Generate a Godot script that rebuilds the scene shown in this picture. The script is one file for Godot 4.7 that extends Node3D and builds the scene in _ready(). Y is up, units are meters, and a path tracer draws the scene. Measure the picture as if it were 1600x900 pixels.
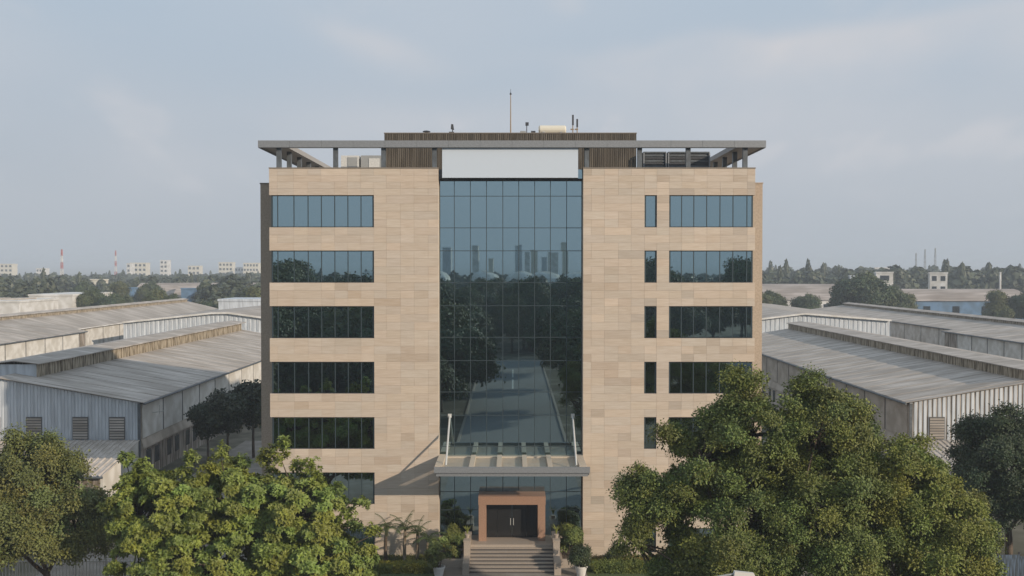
extends Node3D
# An office block clad in pale stone with a mirror-glass front, factory sheds on both sides, trees before it.
# Metres; the facade stands in the plane z = 0, the camera hovers in front of it (+z), the sheds lie behind (-z).

var rng := RandomNumberGenerator.new()
var taken := {}
var mats := {}
var boxes := {}

# ---------------------------------------------------------------- naming and nodes
func numbered(called: String) -> String:
	if not taken.has(called):
		taken[called] = 0
		return called
	taken[called] += 1
	return "%s_%03d" % [called, taken[called]]

func tag(o: Node, label: String, category: String, group := "", kind := "") -> void:
	if label: o.set_meta("label", label)
	if category: o.set_meta("category", category)
	if group: o.set_meta("group", group)
	if kind: o.set_meta("kind", kind)

func thing(called: String, label: String, category: String, at := Vector3.ZERO, group := "", turn := 0.0) -> Node3D:
	var o := Node3D.new()
	o.name = numbered(called)
	add_child(o)
	o.position = at
	o.rotation.y = turn
	tag(o, label, category, group)
	return o

func piece(called: String, m: Mesh, mat: Material, parent: Node, at := Vector3.ZERO) -> MeshInstance3D:
	var o := MeshInstance3D.new()
	o.name = called
	o.mesh = m
	o.material_override = mat
	parent.add_child(o, true)
	o.position = at
	return o

func node(called: String, parent: Node, at := Vector3.ZERO) -> Node3D:
	var o := Node3D.new()
	o.name = called
	parent.add_child(o, true)
	o.position = at
	return o

func setting(called: String, m: Mesh, mat: Material) -> MeshInstance3D:
	var o := piece(numbered(called), m, mat, self)
	o.set_meta("kind", "structure")
	return o

# ---------------------------------------------------------------- shapes
func tool() -> SurfaceTool:
	var st := SurfaceTool.new()
	st.begin(Mesh.PRIMITIVE_TRIANGLES)
	return st

func quad(st: SurfaceTool, a: Vector3, b: Vector3, c: Vector3, d: Vector3) -> void:   # clockwise seen from the front
	var n := (c - a).cross(b - a).normalized()
	for v in [a, b, c, a, c, d]:
		st.set_normal(n)
		st.add_vertex(v)

func tri(st: SurfaceTool, a: Vector3, b: Vector3, c: Vector3) -> void:
	var n := (c - a).cross(b - a).normalized()
	for v in [a, b, c]:
		st.set_normal(n)
		st.add_vertex(v)

func hexa(st: SurfaceTool, p: Array) -> void:   # p[0..3] bottom ring, p[4..7] top ring, both anticlockwise from above
	quad(st, p[4], p[7], p[6], p[5])
	quad(st, p[0], p[1], p[2], p[3])
	for k in 4:
		var n := (k + 1) % 4
		quad(st, p[k], p[k + 4], p[n + 4], p[n])

func bx(st: SurfaceTool, lo: Vector3, hi: Vector3) -> void:
	hexa(st, [Vector3(lo.x, lo.y, hi.z), Vector3(hi.x, lo.y, hi.z), Vector3(hi.x, lo.y, lo.z), Vector3(lo.x, lo.y, lo.z),
		Vector3(lo.x, hi.y, hi.z), Vector3(hi.x, hi.y, hi.z), Vector3(hi.x, hi.y, lo.z), Vector3(lo.x, hi.y, lo.z)])

func bar(st: SurfaceTool, a: Vector3, b: Vector3, ra: float, rb: float, sides := 6) -> void:   # tapered tube with smooth sides and flat ends
	var w := (b - a).normalized()
	var u := w.cross(Vector3.RIGHT if absf(w.x) < 0.8 else Vector3.UP).normalized()
	var v := w.cross(u)
	for k in sides:
		var d0 := u * cos(TAU * k / sides) + v * sin(TAU * k / sides)
		var d1 := u * cos(TAU * (k + 1) / sides) + v * sin(TAU * (k + 1) / sides)
		var ring := [[a + d0 * ra, d0], [b + d0 * rb, d0], [b + d1 * rb, d1], [a + d0 * ra, d0], [b + d1 * rb, d1], [a + d1 * ra, d1]]
		for q in ring:
			st.set_normal(q[1])
			st.add_vertex(q[0])
		tri(st, b, b + d1 * rb, b + d0 * rb)
		tri(st, a, a + d0 * ra, a + d1 * ra)

func box(lo: Vector3, hi: Vector3) -> ArrayMesh:
	var st := tool()
	bx(st, lo, hi)
	return st.commit()

func box_part(called: String, lo: Vector3, hi: Vector3, mat: Material, parent: Node) -> MeshInstance3D:   # shared box mesh placed at its centre
	var size := hi - lo
	var key := "%.3f %.3f %.3f" % [size.x, size.y, size.z]
	if not boxes.has(key):
		boxes[key] = box(-size / 2, size / 2)
	return piece(called, boxes[key], mat, parent, (lo + hi) / 2)

func lathe(profile: Array, sides := 16) -> ArrayMesh:   # profile of (radius, height)
	var st := tool()
	for k in sides:
		var a0 := TAU * k / sides
		var a1 := TAU * (k + 1) / sides
		for i in profile.size() - 1:
			var p: Vector2 = profile[i]
			var q: Vector2 = profile[i + 1]
			quad(st, Vector3(p.x * cos(a0), p.y, p.x * sin(a0)), Vector3(q.x * cos(a0), q.y, q.x * sin(a0)), Vector3(q.x * cos(a1), q.y, q.x * sin(a1)), Vector3(p.x * cos(a1), p.y, p.x * sin(a1)))
	return st.commit()

# ---------------------------------------------------------------- textures and materials
func grain(seed_: int, w: int, h: int, freq: float, lo: float, hi: float, out_w: int, out_h: int, octaves := 4) -> Image:   # grey tones from lo to hi, seamless
	var n := FastNoiseLite.new()
	n.seed = seed_
	n.noise_type = FastNoiseLite.TYPE_SIMPLEX_SMOOTH
	n.frequency = freq
	n.fractal_octaves = octaves
	var im := n.get_seamless_image(w, h)
	im.convert(Image.FORMAT_L8)
	if out_w != w or out_h != h:
		im.resize(out_w, out_h, Image.INTERPOLATE_CUBIC)
	var d := im.get_data()
	for i in d.size():
		d[i] = int(255.0 * lerpf(lo, hi, smoothstep(0.15, 0.85, d[i] / 255.0)))
	return Image.create_from_data(out_w, out_h, false, Image.FORMAT_L8, d)

func blend(a: Image, b: Image) -> Image:   # product of two grey images of one size
	var p := a.get_data()
	var q := b.get_data()
	for i in p.size():
		p[i] = p[i] * q[i] / 255
	return Image.create_from_data(a.get_width(), a.get_height(), false, Image.FORMAT_L8, p)

func tinted(a: Image, dark: Color, light: Color) -> ImageTexture:   # grey -> ramp between two sRGB colours
	var p := a.get_data()
	var out := PackedByteArray()
	out.resize(p.size() * 3)
	for i in p.size():
		var t := p[i] / 255.0
		out[i * 3] = int(255 * lerpf(dark.r, light.r, t))
		out[i * 3 + 1] = int(255 * lerpf(dark.g, light.g, t))
		out[i * 3 + 2] = int(255 * lerpf(dark.b, light.b, t))
	var im := Image.create_from_data(a.get_width(), a.get_height(), false, Image.FORMAT_RGB8, out)
	return ImageTexture.create_from_image(im)

func lin(r: float, g: float, b: float) -> Color:
	return Color(r, g, b).linear_to_srgb()

func material(called: String, color: Color, rough := 0.8, metal := 0.0, tex: Texture2D = null, scale := Vector3.ONE) -> StandardMaterial3D:
	var m := StandardMaterial3D.new()
	m.resource_name = called
	m.albedo_color = color
	m.roughness = rough
	m.metallic = metal
	if tex:
		m.albedo_texture = tex
		m.uv1_triplanar = true
		m.uv1_world_triplanar = true
		m.uv1_triplanar_sharpness = 8.0
		m.uv1_scale = scale
	mats[called] = m
	return m

func make_materials() -> void:
	var fine := grain(11, 512, 512, 0.03, 0.0, 1.0, 512, 512, 5)
	var coarse := grain(12, 512, 512, 0.008, 0.0, 1.0, 512, 512, 4)
	var veins := grain(13, 64, 512, 0.05, 0.0, 1.0, 512, 512, 4)
	var fine_t := tinted(fine, Color(0.92, 0.92, 0.92), Color(1, 1, 1))
	var coarse_t := tinted(coarse, Color(0.88, 0.87, 0.85), Color(1, 1, 1))
	# sandstone: fine horizontal bedding in each slab
	var stone := material("sandstone", lin(1, 1, 1), 0.78, 0.0, tinted(veins, Color(0.955, 0.945, 0.93), Color(1, 1, 1)), Vector3(0.21, 0.37, 0.21))
	stone.vertex_color_use_as_albedo = true
	material("stone_core", lin(0.44, 0.35, 0.27), 0.85, 0.0, fine_t, Vector3(0.4, 0.4, 0.4))
	material("joint", lin(0.38, 0.32, 0.26), 0.9)
	material("coping", lin(0.20, 0.17, 0.14), 0.7)
	material("plain_wall", lin(0.24, 0.21, 0.18), 0.85, 0.0, coarse_t, Vector3(0.15, 0.15, 0.15))
	material("portal_stone", lin(0.36, 0.22, 0.15), 0.5, 0.0, fine_t, Vector3(0.6, 0.6, 0.6))
	material("granite", lin(0.40, 0.34, 0.28), 0.6, 0.0, fine_t, Vector3(0.7, 0.7, 0.7))
	material("riser_stone", lin(0.10, 0.09, 0.085), 0.6, 0.0, fine_t, Vector3(0.7, 0.7, 0.7))
	# coated mirror glass: the coat reflects like a thin blue-grey metal film
	material("mirror_glass", lin(0.31, 0.425, 0.47), 0.012, 1.0)
	material("door_glass", lin(0.03, 0.03, 0.03), 0.04, 0.3)
	material("mullion_metal", lin(0.045, 0.066, 0.076), 0.45, 0.3)
	material("window_frame", lin(0.02, 0.024, 0.028), 0.5, 0.2)
	material("alu", lin(0.25, 0.262, 0.275), 0.5, 0.2, fine_t, Vector3(0.5, 0.5, 0.5))
	material("alu_dark", lin(0.12, 0.135, 0.15), 0.5, 0.2, coarse_t, Vector3(0.4, 0.4, 0.4))
	material("steel_rod", lin(0.62, 0.62, 0.6), 0.35, 0.3)
	material("soffit", lin(0.32, 0.31, 0.3), 0.7)
	material("cladding_brown", lin(0.15, 0.128, 0.1), 0.75, 0.0, tinted(grain(17, 512, 32, 0.06, 0.0, 1.0, 512, 512, 4), Color(0.6, 0.58, 0.55), Color(1, 1, 1)), Vector3(0.25, 0.12, 0.25))
	material("sign_white", lin(0.52, 0.585, 0.66), 0.5)
	material("canopy_stone", lin(0.50, 0.43, 0.34), 0.8, 0.0, fine_t, Vector3(0.6, 0.6, 0.6))
	var frost := material("frosted_panel", Color(lin(0.56, 0.49, 0.39), 0.45), 0.5)
	frost.transparency = BaseMaterial3D.TRANSPARENCY_ALPHA
	material("machine_grey", lin(0.32, 0.33, 0.33), 0.6, 0.0, fine_t, Vector3(0.8, 0.8, 0.8))
	material("machine_dark", lin(0.05, 0.055, 0.06), 0.55)
	material("machine_white", lin(0.62, 0.62, 0.60), 0.5, 0.0, fine_t, Vector3(0.5, 0.5, 0.5))
	material("cream", lin(0.62, 0.58, 0.48), 0.6)
	material("dark_metal", lin(0.06, 0.06, 0.065), 0.5, 0.4)
	material("brown_metal", lin(0.28, 0.2, 0.12), 0.5, 0.2)
	material("red_paint", lin(0.42, 0.10, 0.08), 0.6)
	material("white_paint", lin(0.72, 0.71, 0.69), 0.6, 0.0, coarse_t, Vector3(0.05, 0.05, 0.05))
	# sheds
	var sheet_t := tinted(blend(grain(21, 48, 512, 0.06, 0.45, 1.0, 512, 512, 4), grain(22, 512, 512, 0.006, 0.6, 1.0, 512, 512, 3)), Color(0.62, 0.60, 0.57), Color(1, 1, 1))
	for k in 4:
		var f: float = [1.0, 0.95, 1.05, 0.9][k]
		var g := material("roof_sheet_%d" % k, lin(0.57 * f, 0.52 * f, 0.47 * f), 0.85, 0.0, sheet_t, Vector3(0.05, 0.05, 0.07))
		g.uv1_offset = Vector3(0.13 * k, 0, 0.31 * k)
	material("roof_far", lin(0.55, 0.50, 0.45), 0.85, 0.0, sheet_t, Vector3(0.03, 0.03, 0.05))
	material("roof_pale", lin(0.47, 0.41, 0.37), 0.85, 0.0, sheet_t, Vector3(0.02, 0.02, 0.03))
	var stains := tinted(grain(23, 512, 40, 0.05, 0.0, 1.0, 512, 512, 4), Color(0.55, 0.52, 0.47), Color(1, 1, 1))
	material("vent_fascia", lin(0.42, 0.36, 0.27), 0.85, 0.0, stains, Vector3(0.12, 0.2, 0.12))
	material("metal_siding", lin(0.58, 0.62, 0.66), 0.5, 0.1, tinted(grain(24, 512, 60, 0.03, 0.0, 1.0, 512, 512, 4), Color(0.86, 0.86, 0.86), Color(1, 1, 1)), Vector3(0.08, 0.1, 0.08))
	material("wall_panel", lin(0.68, 0.66, 0.62), 0.8, 0.0, coarse_t, Vector3(0.09, 0.09, 0.09))
	material("wall_plaster", lin(0.42, 0.37, 0.32), 0.9, 0.0, stains, Vector3(0.1, 0.12, 0.1))
	material("wall_tan", lin(0.46, 0.40, 0.335), 0.9, 0.0, coarse_t, Vector3(0.1, 0.12, 0.1))
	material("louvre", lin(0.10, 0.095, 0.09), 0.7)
	material("dark_window", lin(0.02, 0.025, 0.03), 0.2)
	material("blue_sheet", lin(0.12, 0.22, 0.36), 0.6, 0.0, coarse_t, Vector3(0.05, 0.05, 0.05))
	material("fence_blue", lin(0.09, 0.135, 0.2), 0.7, 0.0, stains, Vector3(0.3, 0.3, 0.3))
	material("leanto_sheet", lin(0.50, 0.45, 0.40), 0.75, 0.0, coarse_t, Vector3(0.2, 0.2, 0.2))
	# ground
	material("earth", lin(0.22, 0.19, 0.15), 0.95, 0.0, tinted(blend(coarse, fine), Color(0.6, 0.62, 0.55), Color(1, 1, 1)), Vector3(0.02, 0.02, 0.02))
	material("asphalt", lin(0.24, 0.235, 0.225), 0.9, 0.0, fine_t, Vector3(0.2, 0.2, 0.2))
	material("paving", lin(0.25, 0.225, 0.195), 0.9, 0.0, coarse_t, Vector3(0.12, 0.12, 0.12))
	material("lawn", lin(0.075, 0.10, 0.028), 0.95, 0.0, fine_t, Vector3(0.5, 0.5, 0.5))
	material("line_paint", lin(0.6, 0.6, 0.57), 0.8)
	material("bark", lin(0.15, 0.115, 0.085), 0.95, 0.0, stains, Vector3(0.6, 0.6, 0.6))
	material("bark_pale", lin(0.33, 0.27, 0.2), 0.95, 0.0, stains, Vector3(0.6, 0.6, 0.6))
	var leaf := material("leaf", Color(1, 1, 1), 0.55)
	leaf.vertex_color_use_as_albedo = true
	leaf.backlight_enabled = true
	leaf.backlight = Color(0.36, 0.38, 0.2)
	leaf.cull_mode = BaseMaterial3D.CULL_DISABLED

# ---------------------------------------------------------------- foliage
func leaf_blade(st: SurfaceTool, root: Vector3, along: Vector3, up: Vector3, length: float, width: float) -> void:   # a folded, drooping blade of four faces
	var side := along.cross(up).normalized()
	var n := side.cross(along).normalized()
	var tip := root + along * length - n * length * 0.12
	var mid := root + along * length * 0.48 + n * length * 0.05
	var l := mid + side * width + n * width * 0.35
	var r := mid - side * width + n * width * 0.35
	for t in [[root, l, mid], [mid, l, tip], [root, mid, r], [mid, tip, r]]:
		var nn: Vector3 = (t[2] - t[0]).cross(t[1] - t[0]).normalized()
		if nn.dot(n) < 0:
			nn = -nn
			t = [t[0], t[2], t[1]]
		for v in t:
			st.set_normal(nn)
			st.add_vertex(v)

func whorl(leaves: int, length: float, width: float) -> ArrayMesh:   # a rosette of leaves round a shoot
	var st := tool()
	for k in leaves:
		var a := TAU * k / leaves * 2.4 + rng.randf_range(-0.3, 0.3)
		var e := rng.randf_range(-0.15, 1.0)
		var along := Vector3(cos(a) * cos(e), sin(e), sin(a) * cos(e))
		leaf_blade(st, along * 0.03 + Vector3.UP * rng.randf_range(-0.1, 0.08), along, Vector3.UP + Vector3(0.01, 0, 0.02), length * rng.randf_range(0.75, 1.2), width * rng.randf_range(0.8, 1.2))
	return st.commit()

func spray(leaves: int, reach: float, length: float, width: float) -> ArrayMesh:   # small leaves scattered about a twig tip
	var st := tool()
	for k in leaves:
		var p := Vector3(rng.randfn(), rng.randfn() * 0.6, rng.randfn()) * reach * 0.5
		var along := (p * 1.4 + Vector3(rng.randf_range(-1, 1), rng.randf_range(-0.8, 0.5), rng.randf_range(-1, 1)) * reach).normalized()
		var up := (Vector3.UP + Vector3(rng.randf_range(-0.7, 0.7), 0, rng.randf_range(-0.7, 0.7))).normalized()
		leaf_blade(st, p, along, up, length * rng.randf_range(0.7, 1.25), width * rng.randf_range(0.8, 1.2))
	return st.commit()

func along_basis(up: Vector3, size: float) -> Basis:
	var y := up.normalized()
	var x := y.cross(Vector3(rng.randf_range(-1, 1), rng.randf_range(-1, 1), rng.randf_range(-1, 1))).normalized()
	return Basis(x, y, x.cross(y)).scaled_local(Vector3.ONE * size)

func scatter(leaf_mesh: Mesh, places: Array, tints: Array) -> MultiMesh:
	var mm := MultiMesh.new()
	mm.transform_format = MultiMesh.TRANSFORM_3D
	mm.use_colors = true
	mm.mesh = leaf_mesh
	mm.instance_count = places.size()
	for i in places.size():
		mm.set_instance_transform(i, places[i])
		mm.set_instance_color(i, tints[i])
	return mm

func in_ball() -> Vector3:
	var v := Vector3(rng.randfn(), rng.randfn(), rng.randfn()).normalized()
	return v * pow(rng.randf(), 0.45)

# crown: lobes are [centre, radii]; clumps of leaf clusters sit on the lobes; extra are [centre, radius] clumps set singly
func make_crown(leaf_mesh: Mesh, lobes: Array, clumps: int, per: int, clump_r: float, tint: Color, extra := [], size := 1.0, gap := -0.12) -> Array:
	var places := []
	var tints := []
	var seats := []
	var weights := []
	var total := 0.0
	for l in lobes:
		var r: Vector3 = l[1]
		total += r.x * r.y + r.y * r.z + r.x * r.z
		weights.append(total)
	var voids := FastNoiseLite.new()
	voids.seed = rng.randi() % 1000
	voids.frequency = 0.42 / clump_r * 0.5
	voids.fractal_octaves = 2
	var made := 0
	var tries := 0
	while made < clumps and tries < clumps * 12:
		tries += 1
		var pick := rng.randf() * total
		var k := 0
		while weights[k] < pick: k += 1
		var c: Vector3 = lobes[k][0]
		var r: Vector3 = lobes[k][1]
		var d := Vector3(rng.randfn(), rng.randfn(), rng.randfn()).normalized()
		if d.y < -0.75: continue
		var p := c + d * r * rng.randf_range(0.5, 1.06)
		if voids.get_noise_3d(p.x, p.y * 1.3, p.z) < gap: continue
		var hidden := false
		for j in lobes.size():
			if j != k and ((p - lobes[j][0]) / lobes[j][1]).length() < 0.6: hidden = true
		if hidden: continue
		seats.append([p, clump_r * rng.randf_range(0.6, 1.3), c, 0.8])
		made += 1
	for e in extra:
		seats.append([e[0], e[1], e[0] - Vector3.UP * 2, e[2] if e.size() > 2 else 1.3])
	for s in seats:
		var p: Vector3 = s[0]
		var cr: float = s[1]
		var warm := rng.randf_range(-0.14, 0.16)
		var tone := rng.randf_range(0.78, 1.18)
		for i in int(per * pow(cr / clump_r, 2.0)) + 4:
			var o := in_ball() * cr
			if o.y < -0.25 * cr: o.y *= -0.6
			o.y *= s[3]
			var up: Vector3 = o.normalized() * 0.8 + (p - s[2]).normalized() * 0.7 + Vector3.UP * 0.25 + in_ball() * 0.7
			places.append(Transform3D(along_basis(up, size * rng.randf_range(0.7, 1.25)), p + o))
			var f := tone * rng.randf_range(0.75, 1.25)
			tints.append(Color(tint.r * f * (1.0 + warm), tint.g * f, tint.b * f * (1.0 - warm)))
	return [scatter(leaf_mesh, places, tints), seats]

func limb(st: SurfaceTool, a: Vector3, b: Vector3, ra: float, rb: float, steps := 4) -> void:   # a limb bent a little between its ends
	var last := a
	var sag := in_ball() * a.distance_to(b) * 0.1
	for k in steps:
		var t := (k + 1.0) / steps
		var p := a.lerp(b, t) + sag * sin(PI * t)
		bar(st, last, p, lerpf(ra, rb, float(k) / steps), lerpf(ra, rb, t), 7)
		last = p

func make_tree(called: String, label: String, at: Vector3, leaf_mesh: Mesh, lobes: Array, clumps: int, per: int, clump_r: float, tint: Color, group := "", trunk_r := 0.28, extra := [], size := 1.0, fork := 2.4, bark := "bark", gap := -0.12) -> Node3D:
	var t := thing(called, label, "tree", at, group)
	var made := make_crown(leaf_mesh, lobes, clumps, per, clump_r, tint, extra, size, gap)
	var st := tool()
	var low := Vector3(0, fork, 0)
	limb(st, Vector3(0, -0.1, 0), low, trunk_r, trunk_r * 0.75)
	for l in lobes:
		limb(st, low - Vector3(0, rng.randf() * 0.4, 0), l[0], trunk_r * 0.5, trunk_r * 0.2, 5)
	var seats: Array = made[1]
	for k in seats.size():
		if k % 4 == 0:
			var best: Vector3 = lobes[0][0]
			for l in lobes:
				if l[0].distance_to(seats[k][0]) < best.distance_to(seats[k][0]): best = l[0]
			limb(st, best, seats[k][0], trunk_r * 0.2, 0.02, 3)
	piece("trunk", st.commit(), mats[bark], t)
	var c := MultiMeshInstance3D.new()
	c.name = "crown"
	c.set_meta("kind", "stuff")
	c.multimesh = made[0]
	c.material_override = mats.leaf
	t.add_child(c, true)
	return t

func copy_tree(source: Node3D, label: String, at: Vector3, turn: float, size: float, group: String, stretch := 1.0) -> Node3D:
	var c: Node3D = source.duplicate()
	c.name = numbered(String(source.name).rstrip("_0123456789"))
	add_child(c)
	c.position = at
	c.rotation.y = turn
	c.scale = Vector3(size, size * stretch, size)
	c.set_meta("label", label)
	c.set_meta("group", group)
	return c

func foliage_part(called: String, mm: MultiMesh, parent: Node) -> MultiMeshInstance3D:
	var c := MultiMeshInstance3D.new()
	c.name = called
	c.set_meta("kind", "stuff")
	c.multimesh = mm
	c.material_override = mats.leaf
	parent.add_child(c, true)
	return c

func shrub(called: String, label: String, at: Vector3, radii: Vector3, clumps: int, per: int, tint: Color, leaf_mesh: Mesh, group := "", category := "shrub") -> Node3D:
	var t := thing(called, label, category, at, group)
	var made := make_crown(leaf_mesh, [[Vector3(0, radii.y * 1.05, 0), radii]], clumps, per, minf(radii.x, radii.y) * 0.4, tint, [], 0.6)
	foliage_part("foliage", made[0], t)
	var st := tool()
	for k in 5:
		limb(st, Vector3(rng.randf_range(-0.08, 0.08), 0, rng.randf_range(-0.08, 0.08)), Vector3(rng.randf_range(-0.6, 0.6) * radii.x, radii.y * 1.1, rng.randf_range(-0.6, 0.6) * radii.z), 0.03, 0.012, 3)
	piece("stem", st.commit(), mats.bark, t)
	return t

func palm(label: String, at: Vector3, height: float, fronds: int, reach: float, tint: Color, trunk_mat: String, group: String) -> Node3D:
	var t := thing("palm_tree", label, "palm", at, group)
	var st := tool()
	limb(st, Vector3.ZERO, Vector3(0.05, height, 0.03), 0.13, 0.085, 5)
	piece("trunk", st.commit(), mats[trunk_mat], t)
	for k in fronds:
		var a := TAU * k / fronds + rng.randf_range(-0.25, 0.25)
		var lift := rng.randf_range(0.25, 1.35)
		var f := tool()
		var p := Vector3(0.05, height, 0.03)
		var dir := Vector3(cos(a) * cos(lift), sin(lift), sin(a) * cos(lift))
		var step := reach / 7.0
		for s in 7:
			var q := p + dir * step
			bar(f, p, q, 0.018, 0.014, 4)
			var side := dir.cross(Vector3.UP).normalized()
			for e in [-1.0, 1.0]:
				for h in 2:
					var root := p.lerp(q, h * 0.5)
					var along: Vector3 = (side * e + dir * 0.7 - Vector3.UP * 0.35).normalized()
					leaf_blade(f, root, along, Vector3.UP, reach * 0.26 * (1.0 - 0.09 * s), 0.035)
			p = q
			dir = (dir + Vector3.DOWN * 0.22).normalized()
		var m := StandardMaterial3D.new()
		var key := "palm %d" % (k % 3) + str(tint)
		if mats.has(key):
			m = mats[key]
		else:
			var v := rng.randf_range(0.8, 1.2)
			m.albedo_color = lin(tint.r * v, tint.g * v, tint.b * v)
			m.roughness = 0.5
			m.cull_mode = BaseMaterial3D.CULL_DISABLED
			m.backlight_enabled = true
			m.backlight = Color(0.3, 0.35, 0.15)
			mats[key] = m
		piece("frond", f.commit(), m, t)
	return t

func hedge(label: String, lo: Vector3, hi: Vector3, count: int, tint: Color, tint_b: Color, leaf_mesh: Mesh) -> void:   # a clipped hedge: leaves through and over a long block
	var t := thing("hedge", label, "hedge", Vector3((lo.x + hi.x) / 2, lo.y, (lo.z + hi.z) / 2))
	var places := []
	var tints := []
	var half := (hi - lo) / 2
	var patch := FastNoiseLite.new()
	patch.frequency = 0.35
	patch.seed = 5
	for i in count:
		var p := Vector3(rng.randf_range(-1, 1) * half.x, rng.randf() * half.y * 2, rng.randf_range(-1, 1) * half.z)
		p.y = minf(p.y, half.y * 2 - rng.randf() * 0.12)
		places.append(Transform3D(along_basis(Vector3.UP + in_ball() * 1.1, rng.randf_range(0.35, 0.6)), p))
		var k := clampf(patch.get_noise_2d(p.x * 3, p.z * 6) * 1.4 + 0.45 + rng.randf_range(-0.2, 0.2), 0, 1)
		var c := tint.lerp(tint_b, k) * rng.randf_range(0.75, 1.2)
		tints.append(c)
	foliage_part("foliage", scatter(leaf_mesh, places, tints), t)
	var st := tool()
	var x := -half.x + 0.3
	while x < half.x:
		limb(st, Vector3(x, -0.02, 0), Vector3(x + 0.1, half.y * 1.6, 0.1), 0.03, 0.015, 2)
		x += 0.6
	piece("stem", st.commit(), mats.bark, t)

# ---------------------------------------------------------------- sky
func make_sky() -> ImageTexture:
	var w := 2048
	var h := 1024
	var wisp := FastNoiseLite.new()
	wisp.seed = 31
	wisp.noise_type = FastNoiseLite.TYPE_SIMPLEX_SMOOTH
	wisp.frequency = 1.0
	wisp.fractal_octaves = 5
	var veil := FastNoiseLite.new()
	veil.seed = 8
	veil.noise_type = FastNoiseLite.TYPE_SIMPLEX_SMOOTH
	veil.frequency = 1.0
	veil.fractal_octaves = 3
	var im := Image.create(w, h, false, Image.FORMAT_RGBF)
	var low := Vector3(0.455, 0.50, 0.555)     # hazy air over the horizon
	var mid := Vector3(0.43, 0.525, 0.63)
	var high := Vector3(0.50, 0.61, 0.74)  # unseen overhead sky, raised brighter than the visible band to fill the shadows
	var cloud := Vector3(0.605, 0.615, 0.65)
	var banks := [[-7.5, 12.2, 3.2, 0.7, -0.32, 0.5, 1.6], [15.0, 12.0, 13.0, 0.7, 0.07, 0.75, 5.0], [-4.0, 8.0, 11.0, 1.2, 0.02, 0.4, 2.5], [48.0, 14.0, 16.0, 1.5, -0.05, 0.6, 4.0], [-62.0, 17.0, 14.0, 1.6, 0.08, 0.6, 3.0],
		[96.0, 11.0, 18.0, 1.2, 0.05, 0.6, 4.0], [-118.0, 20.0, 20.0, 2.0, -0.06, 0.6, 3.0], [150.0, 15.0, 17.0, 1.4, 0.05, 0.6, 4.0], [-170.0, 12.0, 12.0, 1.0, 0.03, 0.5, 3.0]]
	for y in h:
		var e := (0.5 - (y + 0.5) / h) * PI
		var s := maxf(sin(e), 0.0)
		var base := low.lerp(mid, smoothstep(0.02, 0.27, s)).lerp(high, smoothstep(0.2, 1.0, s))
		if e < -0.02:
			im.fill_rect(Rect2i(0, y, w, 1), Color(0.2, 0.19, 0.17))
			continue
		for x in w:
			var a := TAU * (x + 0.5) / w
			var d := Vector3(cos(a) * cos(e), sin(e), sin(a) * cos(e))
			var q := d / (absf(d.y) + 0.22)
			var n := wisp.get_noise_3d(q.x * 1.3 + 9.0, q.z * 2.6, 4.0)
			var v := smoothstep(-0.3, 0.6, veil.get_noise_3d(q.x * 0.5 + 3.0, q.z * 0.5, 0.0)) * 0.5
			var c := smoothstep(0.1, 0.6, n) * 0.35
			for b in banks:   # streaks of cirrus, each with a heading, height, length, thickness and tilt in degrees
				var away: float = wrapf(rad_to_deg(a) - b[0], -180.0, 180.0)
				var rise: float = rad_to_deg(e) - b[1] - away * b[4] + n * 0.9
				var g: float = exp(-pow(away / b[2], 2.0) - pow(rise / (b[3] if rise > 0 else b[3] * b[6]), 2.0))
				c += g * b[5] * 1.25 * (0.75 + 0.5 * n)
			var t := clampf((v + c) * smoothstep(0.0, 0.14, s), 0.0, 1.0)
			var o := base.lerp(cloud, t)
			im.set_pixel(x, y, Color(o.x, o.y, o.z))
	return ImageTexture.create_from_image(im)

# ================================================================ the scene
func _ready() -> void:
	rng.seed = 20240611
	# camera, sky, sun, exposure
	var cam := Camera3D.new()
	cam.name = "camera"
	cam.fov = 31.42
	cam.near = 0.5
	cam.far = 9000.0
	add_child(cam)
	cam.position = Vector3(0, 18.7, 66.1)
	cam.rotation_degrees = Vector3(-1.07, 0, 0)
	var env := Environment.new()
	env.background_mode = Environment.BG_SKY
	var sky := Sky.new()
	var sm := PanoramaSkyMaterial.new()
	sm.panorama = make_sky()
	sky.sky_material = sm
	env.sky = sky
	env.tonemap_mode = Environment.TONE_MAPPER_LINEAR
	env.tonemap_exposure = 1.0
	env.sdfgi_enabled = true
	env.ssao_enabled = true
	env.ssil_enabled = true
	env.fog_enabled = true
	env.fog_density = 0.0005
	env.fog_light_color = Color(0.84, 0.88, 0.92)
	var we := WorldEnvironment.new()
	we.name = "daylight"
	we.environment = env
	add_child(we)
	var sun := DirectionalLight3D.new()
	sun.name = "sun"
	sun.light_color = Color(1.0, 0.93, 0.84)
	sun.light_energy = 1.28
	sun.light_angular_distance = 0.6
	sun.shadow_enabled = true
	add_child(sun)
	sun.look_at_from_position(Vector3(40.3, 18.3, 33.4), Vector3.ZERO)

	make_materials()
	make_ground()
	make_office()
	make_entrance()
	make_roof_things()
	make_sheds()
	make_far_buildings()
	make_trees()
	make_front_things()

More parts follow.
